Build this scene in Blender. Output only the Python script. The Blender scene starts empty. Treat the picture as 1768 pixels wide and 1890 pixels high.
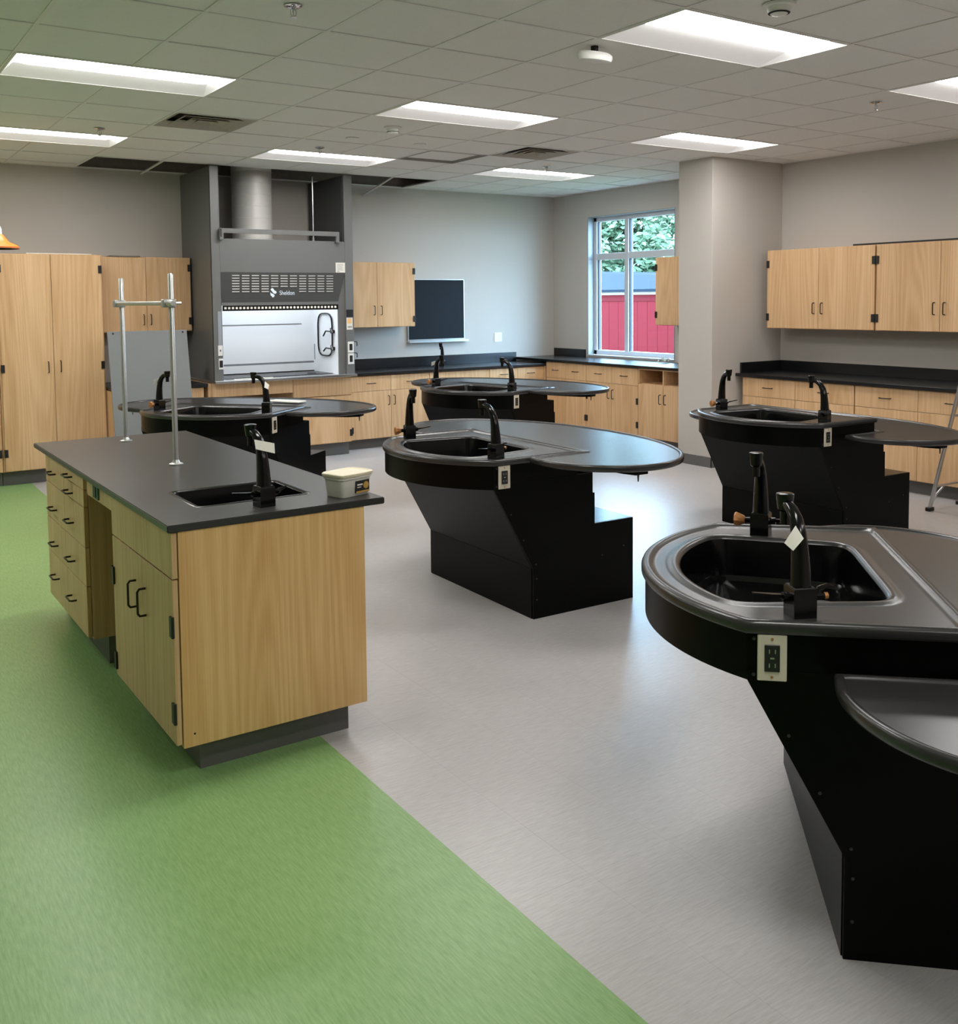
import bpy, bmesh, math, random
from mathutils import Vector, Matrix
random.seed(7)
S = bpy.context.scene
COL = S.collection

# ------------------------------------------------------------------ camera
CAMZ, F, CY = 1.6349, 1822.3, 676.2
YAW, PIT, ROL = 0.5912, 0.0674, -0.0095
fw = Vector((math.sin(YAW)*math.cos(PIT), math.cos(YAW)*math.cos(PIT), -math.sin(PIT)))
r0 = fw.cross(Vector((0, 0, 1))).normalized()
u0 = r0.cross(fw)
rt = r0*math.cos(ROL) + u0*math.sin(ROL)
up = u0*math.cos(ROL) - r0*math.sin(ROL)
cam = bpy.data.cameras.new('camera')
cam_ob = bpy.data.objects.new('camera', cam)
COL.objects.link(cam_ob)
M = Matrix((rt, up, -fw)).transposed().to_4x4()
M.translation = (0, 0, CAMZ)
cam_ob.matrix_world = M
cam.sensor_fit = 'HORIZONTAL'
cam.sensor_width = 36
cam.lens = F*36/1768
cam.shift_y = -(945-CY)/1768
cam.clip_start = .05
cam.clip_end = 200
S.camera = cam_ob

# ------------------------------------------------------------------ sky, exposure
LAMP = 23          # radiance of the ceiling lamps' diffusers
W = bpy.data.worlds.new('overcast_sky')
S.world = W
W.use_nodes = True
bg = W.node_tree.nodes['Background']
bg.inputs[0].default_value = (.44, .71, 1, 1)
bg.inputs[1].default_value = 28
S.view_settings.view_transform = 'Standard'
S.view_settings.look = 'None'
S.view_settings.gamma = 1
S.view_settings.exposure = 0
S.view_settings.use_curve_mapping = False

# ------------------------------------------------------------------ materials
def lin(c):
    return tuple((v/255/12.92 if v/255 <= .04045 else ((v/255+.055)/1.055)**2.4) for v in c)

def mat(name, rgb, rough=.5, metal=0., spec=.5, noise=0., nscale=20., bump=0., bscale=200., stretch=None):
    m = bpy.data.materials.new(name)
    m.use_nodes = True
    nt = m.node_tree
    b = nt.nodes['Principled BSDF']
    c = lin(rgb)
    b.inputs['Base Color'].default_value = (*c, 1)
    b.inputs['Roughness'].default_value = rough
    b.inputs['Metallic'].default_value = metal
    b.inputs['Specular IOR Level'].default_value = spec
    if noise or bump:
        g = nt.nodes.new('ShaderNodeNewGeometry')
        mp = nt.nodes.new('ShaderNodeMapping')
        nt.links.new(g.outputs['Position'], mp.inputs['Vector'])
        if stretch:
            mp.inputs['Scale'].default_value = stretch
    if noise:
        n = nt.nodes.new('ShaderNodeTexNoise')
        n.inputs['Scale'].default_value = nscale
        n.inputs['Detail'].default_value = 4
        nt.links.new(mp.outputs[0], n.inputs['Vector'])
        mx = nt.nodes.new('ShaderNodeMix')
        mx.data_type = 'RGBA'
        mx.inputs['A'].default_value = (*[max(0, v*(1-noise)) for v in c], 1)
        mx.inputs['B'].default_value = (*[min(1, v*(1+noise)) for v in c], 1)
        nt.links.new(n.outputs['Fac'], mx.inputs['Factor'])
        nt.links.new(mx.outputs['Result'], b.inputs['Base Color'])
    if bump:
        n2 = nt.nodes.new('ShaderNodeTexNoise')
        n2.inputs['Scale'].default_value = bscale
        nt.links.new(mp.outputs[0], n2.inputs['Vector'])
        bp = nt.nodes.new('ShaderNodeBump')
        bp.inputs['Strength'].default_value = bump
        bp.inputs['Distance'].default_value = .002
        nt.links.new(n2.outputs['Fac'], bp.inputs['Height'])
        nt.links.new(bp.outputs[0], b.inputs['Normal'])
    return m

def emit(name, rgb, strength):
    m = bpy.data.materials.new(name)
    m.use_nodes = True
    b = m.node_tree.nodes['Principled BSDF']
    b.inputs['Base Color'].default_value = (.9, .9, .9, 1)
    b.inputs['Emission Color'].default_value = (*rgb, 1)
    b.inputs['Emission Strength'].default_value = strength
    return m

def wood_mat(name, light, dark, rough=.42):
    m = bpy.data.materials.new(name)
    m.use_nodes = True
    nt = m.node_tree
    N, L = nt.nodes.new, nt.links.new
    b = nt.nodes['Principled BSDF']
    b.inputs['Roughness'].default_value = rough
    b.inputs['Specular IOR Level'].default_value = .35
    g = N('ShaderNodeNewGeometry')
    oi = N('ShaderNodeObjectInfo')
    off = N('ShaderNodeVectorMath'); off.operation = 'SCALE'
    comb = N('ShaderNodeCombineXYZ')
    L(oi.outputs['Random'], comb.inputs[0]); L(oi.outputs['Random'], comb.inputs[1]); L(oi.outputs['Random'], comb.inputs[2])
    L(comb.outputs[0], off.inputs[0]); off.inputs['Scale'].default_value = 9
    add = N('ShaderNodeVectorMath'); add.operation = 'ADD'
    L(g.outputs['Position'], add.inputs[0]); L(off.outputs[0], add.inputs[1])
    # contour bands of a stretched noise give cathedral grain
    mp = N('ShaderNodeMapping'); mp.inputs['Scale'].default_value = (4.2, 4.2, .26)
    L(add.outputs[0], mp.inputs['Vector'])
    n1 = N('ShaderNodeTexNoise'); n1.inputs['Scale'].default_value = 1; n1.inputs['Detail'].default_value = .6
    L(mp.outputs[0], n1.inputs['Vector'])
    mul = N('ShaderNodeMath'); mul.operation = 'MULTIPLY'; mul.inputs[1].default_value = 105
    L(n1.outputs['Fac'], mul.inputs[0])
    sn = N('ShaderNodeMath'); sn.operation = 'SINE'; L(mul.outputs[0], sn.inputs[0])
    # fine vertical pores
    mp2 = N('ShaderNodeMapping'); mp2.inputs['Scale'].default_value = (160, 160, 3)
    L(add.outputs[0], mp2.inputs['Vector'])
    n2 = N('ShaderNodeTexNoise'); n2.inputs['Scale'].default_value = 1; n2.inputs['Detail'].default_value = 3
    L(mp2.outputs[0], n2.inputs['Vector'])
    # wide tone changes between veneer leaves
    mp3 = N('ShaderNodeMapping'); mp3.inputs['Scale'].default_value = (7, 7, .25)
    L(add.outputs[0], mp3.inputs['Vector'])
    n3 = N('ShaderNodeTexNoise'); n3.inputs['Scale'].default_value = 1; n3.inputs['Detail'].default_value = 1
    L(mp3.outputs[0], n3.inputs['Vector'])
    a1 = N('ShaderNodeMath'); a1.operation = 'MULTIPLY_ADD'; a1.inputs[1].default_value = .12
    L(sn.outputs[0], a1.inputs[0]); 
    a2 = N('ShaderNodeMath'); a2.operation = 'MULTIPLY_ADD'; a2.inputs[1].default_value = .75; a2.inputs[2].default_value = -.20
    L(n2.outputs['Fac'], a2.inputs[0])
    a3 = N('ShaderNodeMath'); a3.operation = 'MULTIPLY_ADD'; a3.inputs[1].default_value = .75
    L(n3.outputs['Fac'], a3.inputs[0]); L(a2.outputs[0], a3.inputs[2])
    L(a3.outputs[0], a1.inputs[2])
    mx = N('ShaderNodeMix'); mx.data_type = 'RGBA'; mx.clamp_factor = True
    mx.inputs['A'].default_value = (*lin(dark), 1); mx.inputs['B'].default_value = (*lin(light), 1)
    L(a1.outputs[0], mx.inputs['Factor'])
    L(mx.outputs['Result'], b.inputs['Base Color'])
    return m

def lino_mat(name, c1, c2, ang, rough):
    m = bpy.data.materials.new(name)
    m.use_nodes = True
    nt = m.node_tree
    N, L = nt.nodes.new, nt.links.new
    b = nt.nodes['Principled BSDF']
    b.inputs['Specular IOR Level'].default_value = .5
    g = N('ShaderNodeNewGeometry')
    mp = N('ShaderNodeMapping'); mp.vector_type = 'POINT'
    L(g.outputs['Position'], mp.inputs['Vector'])
    mp2 = N('ShaderNodeMapping'); mp2.inputs['Scale'].default_value = ang
    L(mp.outputs[0], mp2.inputs['Vector'])
    n = N('ShaderNodeTexNoise'); n.inputs['Scale'].default_value = 1; n.inputs['Detail'].default_value = 4; n.inputs['Roughness'].default_value = .6
    L(mp2.outputs[0], n.inputs['Vector'])
    n2 = N('ShaderNodeTexNoise'); n2.inputs['Scale'].default_value = 1.3; n2.inputs['Detail'].default_value = 3
    L(g.outputs['Position'], n2.inputs['Vector'])
    ad = N('ShaderNodeMath'); ad.operation = 'MULTIPLY_ADD'; ad.inputs[1].default_value = .35
    L(n2.outputs['Fac'], ad.inputs[0])
    sh = N('ShaderNodeMath'); sh.operation = 'MULTIPLY_ADD'; sh.inputs[1].default_value = 1.5; sh.inputs[2].default_value = -.42
    L(n.outputs['Fac'], sh.inputs[0]); L(sh.outputs[0], ad.inputs[2])
    mx = N('ShaderNodeMix'); mx.data_type = 'RGBA'; mx.clamp_factor = True
    mx.inputs['A'].default_value = (*lin(c1), 1); mx.inputs['B'].default_value = (*lin(c2), 1)
    L(ad.outputs[0], mx.inputs['Factor'])
    L(mx.outputs['Result'], b.inputs['Base Color'])
    r = N('ShaderNodeMapRange'); r.inputs['To Min'].default_value = rough-.06; r.inputs['To Max'].default_value = rough+.08
    L(n2.outputs['Fac'], r.inputs['Value']); L(r.outputs[0], b.inputs['Roughness'])
    return m

def glass_mat(name):
    m = bpy.data.materials.new(name)
    m.use_nodes = True
    nt = m.node_tree
    nt.nodes.clear()
    N, L = nt.nodes.new, nt.links.new
    o = N('ShaderNodeOutputMaterial'); mx = N('ShaderNodeMixShader'); fr = N('ShaderNodeFresnel')
    fr.inputs['IOR'].default_value = 1.25
    t = N('ShaderNodeBsdfTransparent'); t.inputs[0].default_value = (.95, .97, .97, 1)
    gl = N('ShaderNodeBsdfGlossy'); gl.inputs['Roughness'].default_value = .02
    ge = N('ShaderNodeNewGeometry'); iv = N('ShaderNodeMath'); iv.operation = 'SUBTRACT'; iv.inputs[0].default_value = 1
    mu = N('ShaderNodeMath'); mu.operation = 'MULTIPLY'
    L(ge.outputs['Backfacing'], iv.inputs[1]); L(fr.outputs[0], mu.inputs[0]); L(iv.outputs[0], mu.inputs[1])
    L(mu.outputs[0], mx.inputs[0]); L(t.outputs[0], mx.inputs[1]); L(gl.outputs[0], mx.inputs[2]); L(mx.outputs[0], o.inputs[0])
    return m

WALL = mat('wall_paint', (190, 184, 176), .75, bump=.08, bscale=260)
TILE = mat('ceiling_tile_fibre', (234, 232, 228), .9, noise=.04, nscale=60, bump=.3, bscale=400)
TBAR = mat('grid_white_enamel', (228, 226, 222), .5)
DECKC = mat('plenum_dark', (112, 104, 95), .9, noise=.2)
WOOD = wood_mat('light_oak_veneer', (226, 190, 148), (184, 142, 96))
WOODLIT = wood_mat('light_oak_lit_end', (248, 208, 150), (208, 154, 92))  # same oak as the cabinets, lightened to paint in the brighter light on the end
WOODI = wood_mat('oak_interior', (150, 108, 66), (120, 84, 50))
KICK = mat('grey_rubber_base', (98, 97, 95), .5)
LINO = lino_mat('grey_linoleum', (168, 164, 163), (197, 194, 193), (16, 150, 1), .30)
GREEN = lino_mat('green_linoleum', (106, 146, 84), (152, 186, 124), (150, 16, 1), .33)
EPOXY = mat('black_epoxy_top', (50, 49, 48), .34, noise=.15, nscale=500)
EPOXYD = mat('black_epoxy_dark', (20, 21, 24), .27, noise=.15, nscale=500)
PHEN = mat('black_phenolic_table', (44, 43, 43), .27, noise=.1, nscale=400)
RIM = mat('black_rim', (34, 34, 35), .26)
BLACK = mat('black_powder_steel', (4, 4, 4), .34, spec=.1)
SCREW = mat('dark_screw', (70, 70, 70), .35, metal=.8)
STEP = mat('black_step_cover', (8, 8, 8), .22)
BLACKG = mat('black_gloss', (6, 6, 7), .16, spec=.4)
PULL = mat('black_bronze_pull', (38, 32, 26), .35, metal=.4)
HINGE = mat('black_hinge', (22, 21, 20), .45)
HOOD = mat('grey_powder_steel', (112, 113, 112), .42, metal=.25, noise=.04, nscale=3)
HOODD = mat('dark_grey_louver_panel', (70, 71, 70), .5, metal=.2)
LINER = mat('white_hood_liner', (226, 228, 230), .5)
STEEL = mat('stainless', (196, 198, 200), .28, metal=1.)
ALU = mat('aluminium', (200, 200, 198), .35, metal=.9)
GALV = mat('galvanised_duct', (214, 212, 208), .42, metal=.15, noise=.06, nscale=5)
WHITE = mat('white_plastic', (232, 231, 226), .4)
PAPER = mat('paper', (228, 224, 214), .8)
IVORY = mat('ivory_plate', (206, 198, 178), .4)
BRASS = mat('tan_knob', (176, 120, 66), .4, metal=.3)
ORANGE = mat('orange_plastic', (240, 120, 40), .4)
GREYP = mat('grey_panel', (122, 124, 124), .5, noise=.04, nscale=4)
SLATE = mat('black_board', (17, 21, 28), .6, spec=.2)
DARK = mat('dark_recess', (14, 14, 14), .7)
TEAL = mat('teal_box', (64, 104, 92), .5)
INK = mat('grey_ink', (110, 112, 116), .8)
BLUEINK = mat('pale_blue_ink', (226, 238, 248), .6)
GOLD = mat('gold_print', (190, 150, 70), .5)
REFL = emit('lamp_reflector_glow', (1, .95, .93), .25)  # faint emission stands in for lamp light falling on the reflectors
LENS = emit('lamp_diffuser', (1, .98, .965), LAMP)
CHROME = mat('chrome', (210, 210, 212), .12, metal=1.)
FRAME = mat('window_aluminium', (196, 202, 208), .4)
LINERG = mat('window_liner_grey', (150, 156, 164), .5)
GASKET = mat('window_gasket', (40, 50, 64), .5)
GLASS = glass_mat('window_glass')
REDW = mat('red_siding', (87, 19, 24), .8, spec=.08, noise=.1, nscale=8, stretch=(1, 6, .2))
ROOFM = mat('slate_blue_roof', (25, 32, 40), .8, spec=.05)
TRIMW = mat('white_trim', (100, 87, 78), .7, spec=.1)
LEAF = mat('pale_leaves', (98, 118, 90), .7, spec=.15, noise=.4, nscale=3)
BARK = mat('bark', (70, 60, 50), .9, noise=.3, nscale=10)
LAWN = mat('lawn', (80, 92, 62), .9, noise=.3, nscale=2)

# ------------------------------------------------------------------ mesh helpers
def box(bm, x0, x1, y0, y1, z0, z1):
    v = [bm.verts.new(p) for p in ((x0,y0,z0),(x1,y0,z0),(x1,y1,z0),(x0,y1,z0),(x0,y0,z1),(x1,y0,z1),(x1,y1,z1),(x0,y1,z1))]
    for f in ((0,3,2,1),(4,5,6,7),(0,1,5,4),(1,2,6,5),(2,3,7,6),(3,0,4,7)):
        bm.faces.new([v[i] for i in f])

def tube(bm, pts, r, seg=10, caps=True):
    """round tube through pts; r a number or one per point"""
    pts = [Vector(p) for p in pts]
    rs = r if isinstance(r, (list, tuple)) else [r]*len(pts)
    rings, prev = [], None
    for i, p in enumerate(pts):
        if i == 0: t = pts[1]-p
        elif i == len(pts)-1: t = p-pts[-2]
        else: t = (pts[i+1]-p).normalized() + (p-pts[i-1]).normalized()
        t.normalize()
        if prev is None:
            a = Vector((0,0,1)) if abs(t.z) < .9 else Vector((1,0,0))
            n = (a - t*a.dot(t)).normalized()
        else:
            n = (prev - t*prev.dot(t)).normalized()
        prev = n
        b = t.cross(n)
        rings.append([bm.verts.new(p + (n*math.cos(k*2*math.pi/seg) + b*math.sin(k*2*math.pi/seg))*rs[i]) for k in range(seg)])
    for A, B in zip(rings, rings[1:]):
        for k in range(seg):
            bm.faces.new((A[k], A[(k+1)%seg], B[(k+1)%seg], B[k]))
    if caps:
        bm.faces.new(rings[0][::-1]); bm.faces.new(rings[-1])

def lathe(bm, prof, c=(0,0,0), seg=24, axis=None):
    """prof: (radius, height) along z"""
    rings = []
    mtx = axis.to_track_quat('Z','Y').to_matrix() if axis is not None else Matrix.Identity(3)
    for r, h in prof:
        rings.append([bm.verts.new(Vector(c) + mtx @ Vector((r*math.cos(k*2*math.pi/seg), r*math.sin(k*2*math.pi/seg), h))) for k in range(seg)])
    for A, B in zip(rings, rings[1:]):
        for k in range(seg):
            bm.faces.new((A[k], A[(k+1)%seg], B[(k+1)%seg], B[k]))
    bm.faces.new(rings[0][::-1]); bm.faces.new(rings[-1])

def loft(bm, loops, cap0=True, cap1=True, close=True):
    rings = [[bm.verts.new(p) for p in l] for l in loops]
    n = len(rings[0])
    for A, B in zip(rings, rings[1:]):
        for k in range(n if close else n-1):
            bm.faces.new((A[k], A[(k+1)%n], B[(k+1)%n], B[k]))
    if cap0: bm.faces.new(rings[0][::-1])
    if cap1: bm.faces.new(rings[-1])

def prism(bm, pts, z0, z1):
    loft(bm, [[(x, y, z0) for x, y in pts], [(x, y, z1) for x, y in pts]])

def offset(pts, d):
    """shrink a counter-clockwise loop by d (miter)"""
    out, n = [], len(pts)
    for i in range(n):
        a, b, c = Vector(pts[i-1]), Vector(pts[i]), Vector(pts[(i+1)%n])
        e1, e2 = (b-a), (c-b)
        if e1.length < 1e-9: e1 = e2
        if e2.length < 1e-9: e2 = e1
        e1 = e1.normalized(); e2 = e2.normalized()
        n1, n2 = Vector((-e1.y, e1.x)), Vector((-e2.y, e2.x))
        m = (n1+n2)
        if m.length < 1e-6: m = n1
        m.normalize()
        k = d/max(.35, m.dot(n1))
        out.append((b.x+m.x*k, b.y+m.y*k))
    return out

def obj(name, bm, m, parent=None, bevel=0, sharp=35, loc=None, rotz=None, seg=1):
    bmesh.ops.recalc_face_normals(bm, faces=bm.faces[:])
    if bevel:
        bmesh.ops.bevel(bm, geom=bm.edges[:], offset=bevel, segments=seg, affect='EDGES', profile=.5)
    for f in bm.faces: f.smooth = True
    ca = math.radians(sharp)
    for e in bm.edges:
        if len(e.link_faces) != 2 or e.calc_face_angle(0) > ca: e.smooth = False
    me = bpy.data.meshes.new(name)
    bm.to_mesh(me); bm.free()
    me.materials.append(m)
    o = bpy.data.objects.new(name, me)
    COL.objects.link(o)
    if parent: o.parent = parent
    if loc: o.location = loc
    if rotz is not None: o.rotation_euler[2] = rotz
    return o

def B():
    return bmesh.new()

def boxo(name, m, parent, *ext, bevel=0, **k):
    bm = B(); box(bm, *ext)
    return obj(name, bm, m, parent, bevel, **k)

def tag(o, label, cat, group=None, kind=None):
    o['label'] = label; o['category'] = cat
    if group: o['group'] = group
    if kind: o['kind'] = kind
    return o

def thing(name, label, cat, loc=(0,0,0), rotz=0, group=None):
    o = bpy.data.objects.new(name, None)
    o.empty_display_size = .1
    COL.objects.link(o)
    o.location = loc; o.rotation_euler = (0, 0, rotz)
    return tag(o, label, cat, group)

def struct(o, label=None):
    o['kind'] = 'structure'
    if label: o['label'] = label
    return o

def inst(src, parent, loc=(0,0,0), rot=(0,0,0), scale=None):
    c = src.copy()
    COL.objects.link(c)
    c.parent = parent
    c.location = loc; c.rotation_euler = rot
    if scale: c.scale = scale
    return c

def text_bm(body, size, depth=.001):
    cu = bpy.data.curves.new('lettering', 'FONT')
    cu.body = body; cu.size = size; cu.extrude = depth; cu.align_x = 'LEFT'
    t = bpy.data.objects.new('lettering', cu)
    COL.objects.link(t)
    dg = bpy.context.evaluated_depsgraph_get()
    me = bpy.data.meshes.new_from_object(t.evaluated_get(dg))
    bm = B(); bm.from_mesh(me)
    bpy.data.objects.remove(t); bpy.data.curves.remove(cu); bpy.data.meshes.remove(me)
    return bm

# ------------------------------------------------------------------ the room
H = 2.957
XR, YB, XL, YF = 8.08, 10.26, -3.4, -3.9
WY0, WY1, WZ0, WZ1 = 8.05, 9.56, .93, 2.65        # window opening in the right wall

o = struct(boxo('floor', LINO, None, XL-.2, XR+.2, YF-.2, YB+.2, -.12, 0), 'pale grey linoleum floor with fine streaks')
bm = B()
loft(bm, [[(XL, YF, z), (1.43, YF, z), (1.583, YB, z), (XL, YB, z)] for z in (0, .0012)])
g = obj('green_inlay', bm, GREEN, o)
g['label'] = 'wide green linoleum band'
# foot-square sheet tiles of the grey floor, butt jointed
FT = .3048
cells = []
for a in range(-6, 22):
    for b_ in range(-22, 30):
        x0, x1 = max(1.47, 2.672+(a-1)*FT), min(XR, 2.672+a*FT)
        y0, y1 = max(YF, 2.69+(b_-1)*FT), min(YB, 2.69+b_*FT)
        if x1-x0 < .02 or y1-y0 < .02: continue
        # the cut edge follows the green band
        def gx(y): return 1.43+(y-YF)/(YB-YF)*.153
        if x0 < gx(y1)-.001: q = [(max(x0, gx(y0)), y0), (x1, y0), (x1, y1), (max(x0, gx(y1)), y1)]
        else: q = [(x0, y0), (x1, y0), (x1, y1), (x0, y1)]
        px_, py_ = (x0+x1)/2, (y0+y1)/2
        vis = py_ > .6 and px_ < 1.75*py_+.4
        cells.append(((0 if vis else 1000)+math.hypot(px_, py_), q))
cells.sort()
farf = B()
GAPF = .00016
shared = None
for n, (d_, q) in enumerate(cells):
    full = abs(q[1][0]-q[0][0]-FT) < 1e-4 and abs(q[2][1]-q[1][1]-FT) < 1e-4 and q[0][0] == q[3][0]
    if n < 300:
        if full and shared:
            t_ = inst(shared, o, (q[0][0], q[0][1], 0)); continue
        bm = B(); ox, oy = (q[0][0], q[0][1]) if full else (0, 0)
        loft(bm, [[(x-ox, y-oy, z) for x, y in offset(q, GAPF)] for z in (.0002, .0012)])
        t_ = obj('tile', bm, LINO, o, loc=(ox, oy, 0))
        if full: shared = t_
    else:
        loft(farf, [[(x, y, z) for x, y in offset(q, GAPF)] for z in (.0002, .0012)])
f = obj('far_tiles', farf, LINO, o); f['kind'] = 'stuff'

struct(boxo('wall_back', WALL, None, XL-.2, XR+.2, YB, YB+.15, 0, 2.972), 'warm grey back wall')
bm = B()
box(bm, XR, XR+.2, YF-.2, WY0, 0, 3.75); box(bm, XR, XR+.2, WY1, YB, 0, 3.75)
box(bm, XR, XR+.2, WY0, WY1, 0, WZ0); box(bm, XR, XR+.2, WY0, WY1, WZ1, 3.75)
struct(obj('wall_right', bm, WALL), 'warm grey right wall with window opening')
struct(boxo('wall_left', WALL, None, XL-.15, XL, YF-.2, YB, 0, 3.75), 'grey left wall outside the frame')
struct(boxo('wall_front', WALL, None, XL, XR, YF-.15, YF, 0, 3.75), 'grey wall behind the camera')
struct(boxo('wall_pillar', WALL, None, 7.085, XR, 6.57, 7.01, 0, H+.3, bevel=.004), 'grey square pillar between window and right counter')
bm = B()
box(bm, 7.079, 7.085, 6.564, 7.01, 0, .10); box(bm, 7.079, 7.46, 6.564, 6.57, 0, .10)
box(bm, 7.074, 7.0795, 6.559, 7.01, 0, .012); box(bm, 7.074, 7.46, 6.559, 6.5645, 0, .012)
struct(obj('baseboard_pillar', bm, KICK), 'dark grey rubber base round the pillar')

# ---- ceiling: lay-in tiles on a T-bar grid
T = .6096
GX, GY = 3.3731, 3.9103          # grid node i=0,k=0
ceil = bpy.data.objects.new('ceiling', None)
COL.objects.link(ceil)
struct(ceil, 'grey suspended ceiling of square lay-in tiles')
boxo('deck', DECKC, ceil, XL-.2, XR+.2, YF-.2, YB+.2, 3.75, 3.85)['label'] = 'dark structure above the open tiles'
LIGHTS = [(i, k) for k in (-9, 3, 7) for i in (-8, -4, 0, 4) if (i, k) != (-8, -9)] + [(-4, -5), (-4, -1), (0, -1), (4, -1)]  # rearmost row and lone left lamp behind the camera: unseen, added for frontal light
lit = set()
for i, k in LIGHTS:
    lit.add((i, k)); lit.add((i+1, k))
VENTS = [(-2, 5), (3, 5)]
PANEL = (2, 6)
holes = set((i, 9) for i in range(-2, 4)) | set((i, 10) for i in range(-2, 4))
tmesh = {}
far = B()
for i in range(-12, 9):
    for k in range(-13, 11):
        x0, x1 = max(XL, GX+i*T), min(XR, GX+(i+1)*T)
        y0, y1 = max(YF, GY+k*T), min(YB, GY+(k+1)*T)
        if x1-x0 < .03 or y1-y0 < .03 or (i, k) in lit or (i, k) in holes or (i, k) in VENTS or (i, k) == PANEL: continue
        if k < -3 or i < -6:
            box(far, x0+.002, x1-.002, y0+.002, y1-.002, H+.003, H+.018); continue
        key = (round(x1-x0, 3), round(y1-y0, 3))
        if key not in tmesh:
            t = boxo('tile', TILE, ceil, -key[0]/2+.002, key[0]/2-.002, -key[1]/2+.002, key[1]/2-.002, 0, .015, bevel=.003)
            tmesh[key] = t
        else:
            t = inst(tmesh[key], ceil)
        t.location = ((x0+x1)/2, (y0+y1)/2, H+.003 + random.uniform(-.0008, .0012))
f = obj('far_tiles', far, TILE, ceil); f['kind'] = 'stuff'
boxo('plenum_back', DECKC, ceil, XL-.2, XR+.2, YB, YB+.15, 2.972, 3.75)
for i in range(-11, 9):
    x = GX+i*T
    if XL < x < XR:
        y1 = YB if i not in (-1, 0, 1, 2, 3) else GY+9*T
        cuts = [(YF, y1)]
        for a, k in LIGHTS:
            if a+1 == i:
                q0, q1 = GY+k*T, GY+(k+1)*T
                cuts = [c for (u, v) in cuts for c in (((u, min(v, q0)), (max(u, q1), v)) if u < q0 and v > q1 else ((u, v),))]
        for u, v in cuts:
            boxo('runner', TBAR, ceil, x-.011, x+.011, u, v, H-.001, H+.003)
for k in range(-12, 11):
    y = GY+k*T
    if YF < y < YB:
        if k < 10:
            boxo('cross_tee', TBAR, ceil, XL, XR, y-.011, y+.011, H-.0015, H+.0028)
        else:
            boxo('cross_tee', TBAR, ceil, XL, GX-2*T, y-.011, y+.011, H-.0015, H+.0028)
            boxo('cross_tee', TBAR, ceil, GX+4*T, XR, y-.011, y+.011, H-.0015, H+.0028)
# loose bars across the open bays beside the fume hood duct
bm = B(); tube(bm, [(2.765, 9.38, H), (2.80, 10.25, H-.02)], .012, 6); obj('loose_bar', bm, TBAR, ceil)
bm = B(); tube(bm, [(5.22, 9.38, H+.005), (5.30, 10.25, H-.11)], .012, 6); obj('loose_bar', bm, TBAR, ceil)
bm = B()
box(bm, XL, XR, YB-.02, YB, H-.002, H+.012)
box(bm, XR-.02, XR, YF, YB, H-.002, H+.02); box(bm, XL, XL+.02, YF, YB, H-.002, H+.02)
obj('wall_angle', bm, TBAR, ceil)
# metal access panel in the grid
pi, pk = PANEL
px, py = GX+pi*T, GY+pk*T
bm = B(); box(bm, px+.012, px+T-.012, py+.012, py+T-.012, H+.02, H+.03)
pn = obj('ceiling_panel', bm, TILE)
tag(pn, 'flat square panel recessed in the ceiling grid between two lamps', 'panel')
bm = B()
for a, b_, c, d in ((0, T, 0, .012), (0, T, T-.012, T), (0, .012, 0, T), (T-.012, T, 0, T)):
    box(bm, px+a, px+b_, py+c, py+d, H-.004, H+.03)
obj('panel_frame', bm, mat('panel_frame_grey', (150, 148, 144), .5), pn)

def lamp(i, k, label):
    x, y = GX+i*T, GY+k*T
    L_, D_ = 2*T, T
    t = thing('ceiling_light', label, 'light', (x, y, H), 0, 'recessed ceiling lamps')
    bm = B()
    e = .012
    box(bm, 0, L_, 0, e, -.003, .004); box(bm, 0, L_, D_-e, D_, -.003, .004)
    box(bm, 0, e, e, D_-e, -.003, .004); box(bm, L_-e, L_, e, D_-e, -.003, .004)
    obj('flange', bm, TBAR, t)
    x0, x1, y0, y1, zz = .05, L_-.07, .02, .36, .028
    def quad(pts):
        bm = B(); v = [bm.verts.new(p) for p in pts]; bm.faces.new(v)
        v2 = [bm.verts.new((p[0], p[1], p[2]+.004)) for p in pts]; bm.faces.new(v2[::-1])
        n = len(v)
        for q in range(n): bm.faces.new((v[q], v[(q+1) % n], v2[(q+1) % n], v2[q]))
        return bm
    obj('reflector', quad([(e, D_-e, 0), (L_-e, D_-e, 0), (x1, y1, zz), (x0, y1, zz)]), REFL, t)
    obj('reflector', quad([(e, e, 0), (x0, y0, zz), (x1, y0, zz), (L_-e, e, 0)]), REFL, t)
    obj('end_cap', quad([(L_-e, e, 0), (x1, y0, zz), (x1, y1, zz), (L_-e, D_-e, 0)]), REFL, t)
    obj('end_cap', quad([(e, e, 0), (e, D_-e, 0), (x0, y1, zz), (x0, y0, zz)]), REFL, t)
    bm = B()
    loft(bm, [[(x, y0, zz), (x, y0+.05, zl), (x, y1-.05, zl), (x, y1, zz), (x, y1, zz+.008), (x, y0, zz+.008)] for x, zl in ((x0, zz-.004), (x0+.05, .012), (x1-.05, .012), (x1, zz-.004))])
    obj('diffuser', bm, LENS, t)
    bm = B(); box(bm, .004, L_-.004, .004, D_-.004, zz+.012, zz+.06)
    obj('housing', bm, TBAR, t)
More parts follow.
